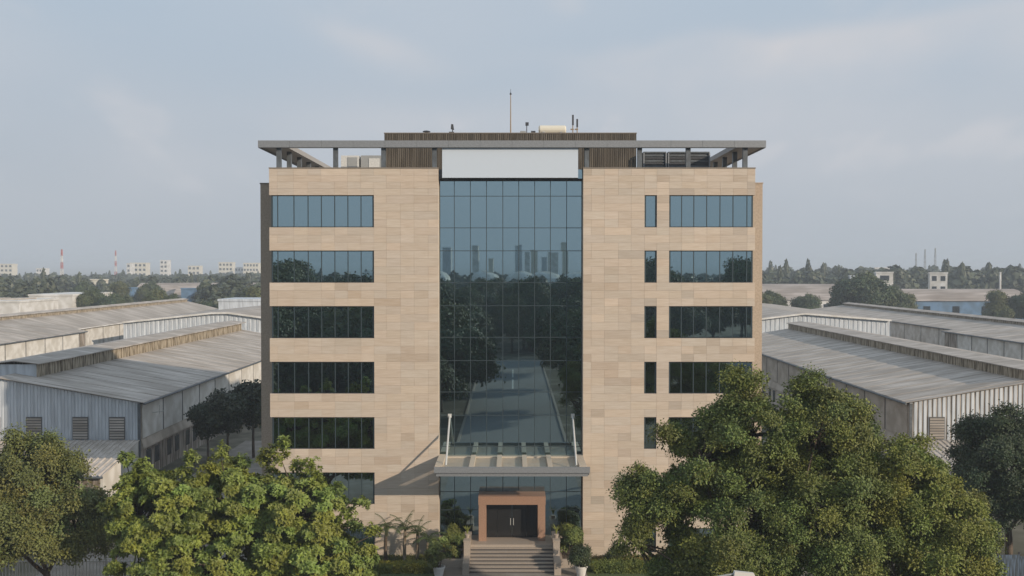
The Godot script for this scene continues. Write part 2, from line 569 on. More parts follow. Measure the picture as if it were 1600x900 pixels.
# ---------------------------------------------------------------- ground
func make_ground() -> void:
	var st := tool()
	quad(st, Vector3(-4000, 0, 4000), Vector3(-4000, 0, -4000), Vector3(4000, 0, -4000), Vector3(4000, 0, 4000))
	setting("ground", st.commit(), mats.earth)
	st = tool()
	quad(st, Vector3(-29, 0.006, 30), Vector3(-29, 0.006, -45), Vector3(29, 0.006, -45), Vector3(29, 0.006, 30))
	setting("pavement", st.commit(), mats.paving)
	st = tool()
	quad(st, Vector3(-5.7, 0.012, 132), Vector3(-5.7, 0.012, 9), Vector3(5.7, 0.012, 9), Vector3(5.7, 0.012, 132))
	quad(st, Vector3(-140, 0.014, 141), Vector3(-140, 0.014, 132), Vector3(140, 0.014, 132), Vector3(140, 0.014, 141))
	var road := setting("road", st.commit(), mats.asphalt)
	for s in [-1, 1]:
		for k in 10:
			var z0 := 31.0 + k * 10.0
			box_part("kerb", Vector3(s * 5.85 - 0.15, 0, z0), Vector3(s * 5.85 + 0.15, 0.13, z0 + 9.97), mats.granite, road)
	for k in 2:
		box_part("lane_mark", Vector3(-0.12, 0.014, 92 + k * 17.0), Vector3(0.12, 0.018, 106 + k * 17.0), mats.line_paint, road)
	st = tool()
	quad(st, Vector3(-15.6, 0.014, 4.3), Vector3(-15.6, 0.014, 0.05), Vector3(-4.6, 0.014, 0.05), Vector3(-4.6, 0.014, 4.3))
	setting("lawn", st.commit(), mats.lawn)
	st = tool()
	quad(st, Vector3(4.6, 0.014, 4.3), Vector3(4.6, 0.014, 0.05), Vector3(15.6, 0.014, 0.05), Vector3(15.6, 0.014, 4.3))
	setting("lawn", st.commit(), mats.lawn)

# ---------------------------------------------------------------- the office block
var rows := [[23.45, 21.38], [19.88, 17.81], [16.29, 14.22], [12.69, 10.63], [9.10, 7.04], [5.51, 3.45], [1.88, 0.30]]   # window heads and sills

func stone_tone() -> Color:
	var f := rng.randf_range(0.95, 1.04)
	var k := rng.randf()
	if k < 0.09: f *= 0.87
	elif k > 0.88: f *= 1.07
	var w := rng.randf_range(-0.02, 0.03) + (0.035 if k < 0.05 else 0.0)
	return Color(0.53 * f * (1 + w), 0.452 * f, 0.372 * f * (1 - w))

func slab_mesh(size: Vector3, c: Color) -> ArrayMesh:   # a facing slab with an arris worn off its front edges
	var st := tool()
	st.set_color(c)
	var x := size.x / 2
	var y := size.y / 2
	var e := 0.005
	var f := [Vector3(-x + e, -y + e, 0), Vector3(-x + e, y - e, 0), Vector3(x - e, y - e, 0), Vector3(x - e, -y + e, 0)]
	var m := [Vector3(-x, -y, -e), Vector3(-x, y, -e), Vector3(x, y, -e), Vector3(x, -y, -e)]
	var b := [Vector3(-x, -y, -size.z), Vector3(-x, y, -size.z), Vector3(x, y, -size.z), Vector3(x, -y, -size.z)]
	quad(st, f[0], f[1], f[2], f[3])
	for k in 4:
		var n := (k + 1) % 4
		quad(st, m[k], m[n], f[n], f[k])
		quad(st, b[k], b[n], m[n], m[k])
	return st.commit()

func make_office() -> void:
	var o := thing("office_building", "tall beige stone office block with a mirror glass front and flat roof canopy", "building")
	# cores behind the facing
	box_part("core", Vector3(-15.50, 0, -18.0), Vector3(-4.89, 24.6, -0.14), mats.stone_core, o)
	box_part("core", Vector3(4.73, 0, -18.0), Vector3(15.52, 24.6, -0.14), mats.stone_core, o)
	box_part("core", Vector3(-4.885, 0, -18.0), Vector3(4.725, 24.40, -1.0), mats.joint, o)
	# set-back side wings
	box_part("wing", Vector3(-17.2, 0, -13.0), Vector3(-15.505, 24.50, -4.0), mats.stone_core, o)
	box_part("wing", Vector3(15.525, 0, -13.0), Vector3(17.13, 24.52, -4.0), mats.stone_core, o)
	box_part("coping", Vector3(-17.24, 24.502, -13.0), Vector3(-15.70, 24.58, -3.96), mats.coping, o)
	box_part("coping", Vector3(15.72, 24.522, -13.0), Vector3(17.17, 24.60, -3.96), mats.stone_core, o)
	# facing slabs, course by course
	var wall := node("front_wall", o)
	var left := [-15.66, -15.13, -14.08, -13.17, -12.31, -11.45, -10.6, -9.75, -8.91, -8.1, -7.19, -6.32, -5.41, -4.75]
	var right := [4.59, 5.12, 5.97, 6.86, 7.69, 8.55, 9.34, 10.14, 10.95, 11.74, 12.57, 13.43, 14.27, 15.17, 15.68]
	var courses := []   # [bottom, top, row of windows or -1]
	var top := 25.16
	for r in rows.size():
		var n: int = 4 if r == 0 else 3
		for k in n:
			courses.append([lerpf(rows[r][0], top, float(n - 1 - k) / n), lerpf(rows[r][0], top, float(n - k) / n), -1])
		for k in 4:
			courses.append([lerpf(rows[r][1], rows[r][0], float(3 - k) / 4), lerpf(rows[r][1], rows[r][0], float(4 - k) / 4), r])
		top = rows[r][1]
	courses.append([0.0, 0.30, -1])
	var slabs := []
	for c in courses:
		for side in [left, right]:
			var i := 0
			while i < side.size() - 1:
				var j := i + 1
				var inside := func(x: float) -> bool:
					return c[2] >= 0 and ((x > -15.7 and x < -8.91) or (x > 8.55 and x < 9.34) or x > 10.14)
				if inside.call((side[i] + side[j]) / 2):
					i = j
					continue
				# now and then two columns share one long slab
				if rng.randf() < 0.24 and j < side.size() - 1 and not inside.call((side[j] + side[j + 1]) / 2): j += 1
				slabs.append([side[i], side[j], c[0], c[1]])
				i = j
	var seen := []
	for s in slabs:
		var cx: float = (s[0] + s[1]) / 2
		var cy: float = (s[2] + s[3]) / 2
		var shown: float = (s[1] - s[0]) * (s[3] - s[2])
		if cy < 3.0 or (cx < -9 and cy < 7.2) or (cx > 9.0 and cy < 9.5): shown *= 0.1   # behind the trees
		seen.append([shown, s])
	seen.sort_custom(func(a, b): return a[0] > b[0])
	var rest := tool()
	for k in seen.size():
		var s: Array = seen[k][1]
		var gap := 0.005
		var size := Vector3(s[1] - s[0] - gap, s[3] - s[2] - gap, 0.138)
		var at := Vector3((s[0] + s[1]) / 2, (s[2] + s[3]) / 2, rng.randf_range(-0.003, 0.003))
		var m := slab_mesh(size, stone_tone())
		if k < 300:
			piece("stone_panel", m, mats.sandstone, wall, at)
		else:
			rest.append_from(m, 0, Transform3D(Basis.IDENTITY, at))
	var others := piece("stone_panels", rest.commit(), mats.sandstone, wall)
	others.set_meta("kind", "stuff")
	# the reveals on both sides of the glass front, and the outer returns of the stone bands
	var st := tool()
	st.set_color(Color(0.55, 0.462, 0.375))
	bx(st, Vector3(-4.888, 0, -0.998), Vector3(-4.752, 25.16, -0.142))
	piece("reveal", st.commit(), mats.sandstone, wall)
	st = tool()
	st.set_color(Color(0.55, 0.462, 0.375))
	bx(st, Vector3(4.592, 0, -0.998), Vector3(4.728, 25.16, -0.142))
	piece("reveal", st.commit(), mats.sandstone, wall)
	top = 25.16
	for r in rows.size() + 1:
		var low: float = rows[r][0] if r < rows.size() else 0.0
		for s in [[-15.66, -15.502], [15.522, 15.68]]:
			st = tool()
			st.set_color(stone_tone())
			bx(st, Vector3(s[0], low, -3.998), Vector3(s[1], top, -0.142))
			piece("side_band", st.commit(), mats.sandstone, wall)
		if r < rows.size(): top = rows[r][1]
	# parapet walls behind the facing and a thin coping
	for s in [[-15.66, -4.75], [4.59, 15.68]]:
		box_part("parapet", Vector3(s[0] + 0.17, 24.602, -0.45), Vector3(s[1] - 0.17, 25.16, -0.144), mats.stone_core, o)
		box_part("coping", Vector3(s[0] - 0.02, 25.162, -0.5), Vector3(s[1] + 0.02, 25.235, 0.025), mats.coping, o)
	for s in [[-15.66, -15.2], [15.2, 15.68]]:
		box_part("parapet", Vector3(s[0] + 0.02, 24.602, -18.0), Vector3(s[1] - 0.02, 25.2, -0.52), mats.stone_core, o)
	# windows
	var cols := [[-15.54, -15.13, -14.08, -13.17, -12.31, -11.45, -10.6, -9.75, -8.915], [8.555, 9.335], [10.145, 10.95, 11.74, 12.57, 13.43, 14.27, 15.17, 15.56]]
	for r in rows:
		for c in cols:
			var w := node("window", o)
			var x0: float = c[0]
			var x1: float = c[-1]
			box_part("frame", Vector3(x0 + 0.002, r[0] - 0.055, -0.135), Vector3(x1 - 0.002, r[0] - 0.003, -0.075), mats.window_frame, w)
			box_part("frame", Vector3(x0 + 0.002, r[1] + 0.003, -0.135), Vector3(x1 - 0.002, r[1] + 0.05, -0.075), mats.window_frame, w)
			for k in c.size():
				var x: float = c[k]
				var half := 0.03 if k > 0 and k < c.size() - 1 else 0.045
				if k == 0: x += 0.048
				if k == c.size() - 1: x -= 0.048
				box_part("mullion", Vector3(x - half, r[1] + 0.052, -0.135), Vector3(x + half, r[0] - 0.057, -0.083 if half < 0.04 else -0.078), mats.mullion_metal, w)
			for k in c.size() - 1:
				var p := box_part("pane", Vector3(c[k] + (0.1 if k == 0 else 0.032), r[1] + 0.053, -0.118), Vector3(c[k + 1] - (0.1 if k == c.size() - 2 else 0.032), r[0] - 0.058, -0.106), mats.mirror_glass, w)
				p.rotation = Vector3(rng.randf_range(-1, 1), rng.randf_range(-1, 1), 0) * 0.0008
			if c.size() > 2:   # the band runs on round the outer corner
				var sx: float = -15.545 if x0 < 0 else 15.565
				box_part("pane", Vector3(sx - 0.006, r[1] + 0.01, -3.95), Vector3(sx + 0.006, r[0] - 0.01, -0.15), mats.mirror_glass, w)
	# curtain wall
	var cw := node("curtain_wall", o)
	var gx := [-4.745, -3.77, -2.72, -1.67, -0.6, 0.44, 1.48, 2.51, 3.57, 4.585]
	var gy := [24.44, 23.45, 21.38, 19.88, 17.81, 16.29, 14.22, 12.69, 10.63, 9.10, 7.04, 5.3, 4.07, 2.87, 1.21]
	for i in gx.size():
		var x: float = clampf(gx[i], -4.715, 4.555)
		box_part("mullion", Vector3(x - 0.021, 1.2, -0.998), Vector3(x + 0.021, 24.44, -0.882), mats.mullion_metal, cw)
	for j in gy.size():
		var y: float = gy[j]
		for i in gx.size() - 1:
			if y < 1.5 and i > 1 and i < 7: continue
			box_part("transom", Vector3(clampf(gx[i], -4.715, 9) + 0.022, y - 0.021, -0.998), Vector3(clampf(gx[i + 1], -9, 4.555) - 0.022, y + 0.021, -0.884), mats.mullion_metal, cw)
	for i in gx.size() - 1:
		for j in gy.size() - 1:
			var p := box_part("pane", Vector3(clampf(gx[i], -4.715, 9) + 0.0225, gy[j + 1] + 0.0225, -0.912), Vector3(clampf(gx[i + 1], -9, 4.555) - 0.0225, gy[j] - 0.0225, -0.9), mats.mirror_glass, cw)
			p.rotation = Vector3(rng.randf_range(-1, 1), rng.randf_range(-1, 1), 0) * 0.0007
	box_part("top_rail", Vector3(-4.74, 24.468, -0.998), Vector3(4.58, 24.57, -0.8), mats.window_frame, cw)
	# roof canopy: a frame of flat beams on steel columns
	var rc := node("roof_canopy", o)
	for k in 16:
		var a := -16.32 + k * 2.04
		box_part("fascia_panel", Vector3(a + 0.006, 26.50, 0.14), Vector3(a + 2.034, 26.945, 0.2), mats.alu, rc)
	box_part("beam", Vector3(-16.31, 26.52, -0.42), Vector3(16.31, 26.93, 0.138), mats.alu_dark, rc)
	for s in [-1.0, 1.0]:
		box_part("beam", Vector3(minf(s * 16.31, s * 14.6), 26.60, -17.4), Vector3(maxf(s * 16.31, s * 14.6), 26.92, -0.422), mats.soffit, rc)
		for k in 8:
			box_part("fascia_panel", Vector3(minf(s * 16.312, s * 16.36), 26.50, -0.1 - (k + 1) * 2.0), Vector3(maxf(s * 16.312, s * 16.36), 26.945, -0.106 - k * 2.0), mats.alu, rc)
	for x in [-15.06, -11.4, -8.3, -5.0, 4.83, 8.25, 11.38, 15.06]:
		box_part("column", Vector3(x - 0.145, 24.6, -0.40), Vector3(x + 0.145, 26.519, -0.10), mats.alu_dark, rc)
	for s in [-15.06, 15.06]:
		for k in range(1, 5):
			box_part("column", Vector3(s - 0.145, 24.6, -0.15 - 3.3 * k), Vector3(s + 0.145, 26.599, 0.15 - 3.3 * k), mats.alu_dark, rc)
	# penthouse in brown ribbed sheet
	var ph := node("penthouse", o)
	st = tool()
	for s in [[-8.63, 8.41]]:
		var x: float = s[0]
		while x < s[1] - 0.01:
			var e := minf(x + 0.13, s[1])
			quad(st, Vector3(x, 24.4, -3.3), Vector3(x, 27.85, -3.3), Vector3(lerpf(x, e, 0.5), 27.85, -3.3), Vector3(lerpf(x, e, 0.5), 24.4, -3.3))
			quad(st, Vector3(lerpf(x, e, 0.5), 24.4, -3.3), Vector3(lerpf(x, e, 0.5), 27.85, -3.3), Vector3(lerpf(x, e, 0.62), 27.85, -3.335), Vector3(lerpf(x, e, 0.62), 24.4, -3.335))
			quad(st, Vector3(lerpf(x, e, 0.62), 24.4, -3.335), Vector3(lerpf(x, e, 0.62), 27.85, -3.335), Vector3(lerpf(x, e, 0.88), 27.85, -3.335), Vector3(lerpf(x, e, 0.88), 24.4, -3.335))
			quad(st, Vector3(lerpf(x, e, 0.88), 24.4, -3.335), Vector3(lerpf(x, e, 0.88), 27.85, -3.335), Vector3(e, 27.85, -3.3), Vector3(e, 24.4, -3.3))
			x = e
	piece("front_cladding", st.commit(), mats.cladding_brown, ph)
	box_part("wall", Vector3(-8.62, 24.4, -11.0), Vector3(8.40, 27.84, -3.365), mats.cladding_brown, ph)
	box_part("edge_trim", Vector3(-8.66, 27.852, -11.0), Vector3(8.44, 27.91, -3.27), mats.coping, ph)
	# short glass cheeks beside the sign
	box_part("cheek_panel", Vector3(-4.74, 24.572, -0.95), Vector3(-4.53, 25.16, -0.6), mats.alu_dark, o)
	box_part("cheek_panel", Vector3(4.29, 24.572, -0.95), Vector3(4.58, 25.16, -0.6), mats.mirror_glass, o)

# ---------------------------------------------------------------- entrance
func make_entrance() -> void:
	var o := get_node("office_building")
	var cp := node("entrance_canopy", o)
	box_part("fascia", Vector3(-4.78, 6.20, 3.48), Vector3(4.78, 6.56, 3.66), mats.alu, cp)
	box_part("fascia", Vector3(-4.66, 5.98, 3.40), Vector3(4.66, 6.197, 3.56), mats.alu, cp)
	box_part("fascia", Vector3(-4.75, 6.02, 3.0), Vector3(4.75, 6.19, 3.39), mats.alu_dark, cp)
	box_part("back_beam", Vector3(-4.74, 6.05, -0.87), Vector3(4.58, 6.45, -0.45), mats.canopy_stone, cp)
	for s in [[-4.74, -4.30], [4.14, 4.58]]:
		box_part("end_upstand", Vector3(s[0], 6.05, -0.448), Vector3(s[1], 6.62, 3.478), mats.canopy_stone, cp)
	var ribs := [-4.30, -2.50, -0.80, 0.80, 2.36, 4.14]
	for k in range(1, 5):
		box_part("rib", Vector3(ribs[k] - 0.15, 6.08, -0.448), Vector3(ribs[k] + 0.15, 6.58, 3.478), mats.canopy_stone, cp)
	for k in 5:
		var a: float = ribs[k] + (0.15 if k > 0 else 0.0) + 0.004
		var b: float = ribs[k + 1] - (0.15 if k < 4 else 0.0) - 0.004
		for n in 3:
			var z0 := -0.446 + n * 1.308
			box_part("roof_panel", Vector3(a, 6.36, z0 + 0.01), Vector3(b, 6.375, z0 + 1.3), mats.frosted_panel, cp)
	for x in [-4.08, 3.98]:
		var st := tool()
		bar(st, Vector3(x, 9.07, -0.88), Vector3(x, 6.56, 3.1), 0.062, 0.062, 10)
		piece("tie_rod", st.commit(), mats.steel_rod, cp)
		box_part("rod_plate", Vector3(x - 0.12, 8.95, -0.87), Vector3(x + 0.12, 9.2, -0.84), mats.steel_rod, cp)
	# portal and doors
	var pt := node("entrance_portal", o)
	box_part("jamb", Vector3(-2.14, 1.2, -0.87), Vector3(-1.66, 3.55, 0.6), mats.portal_stone, pt)
	box_part("jamb", Vector3(1.66, 1.2, -0.87), Vector3(2.14, 3.55, 0.6), mats.portal_stone, pt)
	box_part("lintel", Vector3(-2.16, 3.552, -0.87), Vector3(2.16, 4.09, 0.62), mats.portal_stone, pt)
	for s in [-1.0, 1.0]:
		var d := box_part("door", Vector3(minf(0.01 * s, 0.94 * s), 1.23, -0.33), Vector3(maxf(0.01 * s, 0.94 * s), 3.5, -0.3), mats.door_glass, pt)
		box_part("handle", Vector3(s * 0.11 - 0.018, -0.35, 0.02), Vector3(s * 0.11 + 0.018, 0.1, 0.05), mats.steel_rod, d).position.x = -s * 0.38
		box_part("side_pane", Vector3(minf(0.95 * s, 1.65 * s), 1.23, -0.33), Vector3(maxf(0.95 * s, 1.65 * s), 3.5, -0.3), mats.door_glass, pt)
	# steps between two cheek walls
	var sp := thing("entrance_steps", "broad flight of stone steps leading up to the entrance doors", "steps", Vector3(0, 0, 0))
	box_part("landing", Vector3(-2.62, 0, -0.868), Vector3(2.58, 1.196, 1.4), mats.granite, sp)
	for k in range(1, 8):
		var y := 1.196 - 0.15 * k
		var z := 1.4 + 0.3 * k
		box_part("step", Vector3(-2.62, y - 0.04, z - 0.30), Vector3(2.58, y, z + 0.02), mats.granite, sp)
		box_part("riser", Vector3(-2.62, 0, z - 0.299), Vector3(2.58, y - 0.041, z), mats.riser_stone, sp)
	for s in [[-3.02, -2.625], [2.585, 3.0]]:
		box_part("cheek_wall", Vector3(s[0], 0, 0.0), Vector3(s[1], 1.62, 2.3), mats.granite, sp)
		box_part("cheek_wall", Vector3(s[0], 0, 2.302), Vector3(s[1], 0.75, 4.0), mats.granite, sp)
		box_part("coping_stone", Vector3(s[0] - 0.03, 1.622, -0.02), Vector3(s[1] + 0.03, 1.69, 2.33), mats.granite, sp)
	for s in [[-4.74, -3.03], [3.01, 4.9]]:
		var pl := thing("planter_box", "low stone planter on the %s side of the entrance steps" % ("left" if s[0] < 0 else "right"), "planter", Vector3((s[0] + s[1]) / 2, 0, 0), "planters beside the steps")
		var half: float = (s[1] - s[0]) / 2
		box_part("wall", Vector3(-half, 0, 2.2), Vector3(half, 0.52, 2.4), mats.granite, pl)
		box_part("wall", Vector3(-half, 0, 0.02), Vector3(-half + 0.15, 0.52, 2.198), mats.granite, pl)
		box_part("wall", Vector3(half - 0.15, 0, 0.02), Vector3(half, 0.52, 2.198), mats.granite, pl)
		box_part("soil", Vector3(-half + 0.151, 0, 0.02), Vector3(half - 0.151, 0.42, 2.197), mats.bark, pl)

# ---------------------------------------------------------------- on the roof
func make_roof_things() -> void:
	var sg := thing("signboard", "long blank pale grey signboard under the roof canopy above the glass", "sign", Vector3(-0.12, 24.575, -0.1))
	box_part("board", Vector3(-4.38, 0.0, 0), Vector3(4.38, 1.94, 0.08), mats.sign_white, sg)
	for x in [-3.8, -1.3, 1.3, 3.8]:
		box_part("bracket", Vector3(x - 0.04, -0.0, -0.7), Vector3(x + 0.04, 1.8, -0.002), mats.dark_metal, sg)
	# left: two boxy air units, right: a louvred chiller rack
	var u := thing("air_unit", "pale grey boxy air unit on the roof left of the brown penthouse", "air unit", Vector3(-10.9, 24.6, -3.4), "rooftop air units")
	box_part("cabinet", Vector3(-0.6, 0, -0.5), Vector3(0.6, 1.72, 0.5), mats.machine_white, u)
	box_part("grille", Vector3(-0.16, 0.9, 0.502), Vector3(0.5, 1.6, 0.53), mats.machine_grey, u)
	box_part("grille", Vector3(0.602, 0.3, -0.4), Vector3(0.63, 1.5, 0.4), mats.machine_dark, u)
	u = thing("air_unit", "grey boxy air unit with a white front panel touching the penthouse", "air unit", Vector3(-9.35, 24.6, -3.6), "rooftop air units")
	box_part("cabinet", Vector3(-0.85, 0, -0.5), Vector3(0.65, 1.75, 0.5), mats.machine_grey, u)
	box_part("panel", Vector3(-0.3, 0.95, 0.502), Vector3(0.42, 1.55, 0.54), mats.machine_white, u)
	for q in [[8.85, 10.3], [10.5, 13.2]]:
		var c := thing("chiller", "dark louvred chiller unit behind the right roof parapet, %s" % ("the narrower one nearest the penthouse" if q[0] < 9 else "the wider one nearest the corner"), "chiller", Vector3(q[0], 24.6, -3.6), "louvred chillers on the roof")
		var w: float = q[1] - q[0]
		box_part("body", Vector3(0, 0, -1.0), Vector3(w, 1.86, 0.9), mats.machine_dark, c)
		for k in 9:
			box_part("slat", Vector3(0.05, 0.2 + k * 0.18, 0.902), Vector3(w - 0.05, 0.29 + k * 0.18, 0.96), mats.dark_metal if k % 2 else mats.alu_dark, c)
		box_part("top_frame", Vector3(-0.03, 1.862, -1.03), Vector3(w + 0.03, 1.95, 0.98), mats.alu_dark, c)
		for k in [0.0, 1.0]:
			box_part("post", Vector3(k * (w + 0.04) - 0.06, 0, 0.97), Vector3(k * (w + 0.04) + 0.02, 1.86, 1.05), mats.alu, c)
	# on the penthouse roof
	var top := 27.91
	var v := thing("vent_cowl", "small dark mushroom vent cowl near the left end of the penthouse roof", "vent", Vector3(-5.8, top, -3.6))
	piece("pipe", lathe([Vector2(0.12, 0), Vector2(0.12, 0.08)], 12), mats.dark_metal, v)
	piece("cap", lathe([Vector2(0.0, 0.08), Vector2(0.28, 0.08), Vector2(0.22, 0.15), Vector2(0.0, 0.19)], 14), mats.dark_metal, v)
	v = thing("floodlight", "small dark floodlight on a bracket on the penthouse roof, left of the mast", "floodlight", Vector3(-4.05, top, -3.6))
	var st := tool()
	bar(st, Vector3(0, 0, 0), Vector3(0.03, 0.35, 0), 0.04, 0.03)
	piece("post", st.commit(), mats.dark_metal, v)
	box_part("foot", Vector3(-0.22, 0, -0.1), Vector3(0.12, 0.09, 0.1), mats.dark_metal, v)
	st = tool()
	hexa(st, [Vector3(-0.1, 0.28, 0.12), Vector3(0.12, 0.22, 0.12), Vector3(0.12, 0.22, -0.12), Vector3(-0.1, 0.28, -0.12), Vector3(-0.08, 0.6, 0.1), Vector3(0.06, 0.6, 0.1), Vector3(0.06, 0.6, -0.1), Vector3(-0.08, 0.6, -0.1)])
	piece("lamp_housing", st.commit(), mats.dark_metal, v)
	v = thing("lightning_mast", "tall thin lightning mast standing at the middle of the roof", "mast", Vector3(-0.09, top, -3.6))
	st = tool()
	bar(st, Vector3.ZERO, Vector3(0, 2.75, 0), 0.045, 0.025, 8)
	piece("pole", st.commit(), mats.brown_metal, v)
	piece("finial", lathe([Vector2(0, 2.58), Vector2(0.07, 2.62), Vector2(0.07, 2.68), Vector2(0.015, 2.76), Vector2(0.012, 2.98), Vector2(0, 3.0)], 10), mats.dark_metal, v)
	v = thing("camera_post", "short dark camera post on the roof just right of the mast", "camera post", Vector3(1.0, top, -3.6))
	st = tool()
	bar(st, Vector3.ZERO, Vector3(0, 0.6, 0), 0.035, 0.03)
	piece("post", st.commit(), mats.dark_metal, v)
	box_part("camera_head", Vector3(-0.09, 0.52, -0.1), Vector3(0.13, 0.72, 0.16), mats.dark_metal, v)
	box_part("junction_box", Vector3(-0.45, 0, -0.15), Vector3(-0.06, 0.14, 0.15), mats.machine_grey, v)
	v = thing("water_tank", "cream water tank lying on the penthouse roof beside the antennas", "tank", Vector3(2.75, top, -3.9))
	var tank := lathe([Vector2(0, -0.95), Vector2(0.26, -0.92), Vector2(0.31, -0.84), Vector2(0.31, 0.84), Vector2(0.26, 0.92), Vector2(0, 0.95)], 18)
	var tk := piece("drum", tank, mats.cream, v, Vector3(0, 0.26, 0))
	tk.rotation.z = PI / 2
	for x in [-0.6, 0.6]:
		box_part("saddle", Vector3(x - 0.08, 0, -0.35), Vector3(x + 0.08, 0.1, 0.35), mats.machine_grey, v)
	box_part("pump", Vector3(-1.45, 0, -0.15), Vector3(-1.15, 0.18, 0.15), mats.dark_metal, v)
	for q in [[4.13, 1.2, "taller"], [4.42, 0.92, "shorter"]]:
		v = thing("antenna", "slim mobile antenna on the roof right of the cream tank, the %s of the pair" % q[2], "antenna", Vector3(q[0], top, -3.6), "pair of roof antennas")
		st = tool()
		bar(st, Vector3.ZERO, Vector3(0, q[1], 0), 0.035, 0.03, 8)
		piece("pole", st.commit(), mats.brown_metal, v)
		box_part("panel", Vector3(-0.06, q[1] * 0.45, 0.03), Vector3(0.06, q[1] + 0.03, 0.1), mats.dark_metal, v)
		box_part("clamp", Vector3(-0.16, 0.22, -0.05), Vector3(0.06, 0.3, 0.05), mats.brown_metal, v)

# ---------------------------------------------------------------- factory sheds
func roof_slab(xe: float, he: float, xr: float, hr: float, z_near: float, z_far: float, t: float, lift := 0.0) -> ArrayMesh:
	var st := tool()
	var a := minf(xe, xr)
	var b := maxf(xe, xr)
	var ya := (he if xe < xr else hr) + lift
	var yb := (hr if xe < xr else he) + lift
	hexa(st, [Vector3(a, ya - t, z_near), Vector3(b, yb - t, z_near), Vector3(b, yb - t, z_far), Vector3(a, ya - t, z_far),
		Vector3(a, ya, z_near), Vector3(b, yb, z_near), Vector3(b, yb, z_far), Vector3(a, ya, z_far)])
	return st.commit()

func siding(profile: Callable, xa: float, xb: float, low: float, z: float, pitch: float, depth: float, parent: Node, called: String, mat: Material) -> void:   # ribbed sheet facing +z; its top follows profile(x)
	var st := tool()
	var x := xa
	while x < xb - 0.01:
		var e := minf(x + pitch, xb)
		var c := [[x, 0.0], [lerpf(x, e, 0.55), 0.0], [lerpf(x, e, 0.65), -depth], [lerpf(x, e, 0.9), -depth], [e, 0.0]]
		for k in 4:
			var p: Array = c[k]
			var q: Array = c[k + 1]
			quad(st, Vector3(p[0], low, z + p[1]), Vector3(p[0], profile.call(p[0]), z + p[1]), Vector3(q[0], profile.call(q[0]), z + q[1]), Vector3(q[0], low, z + q[1]))
		x = e
	piece(called, st.commit(), mat, parent)

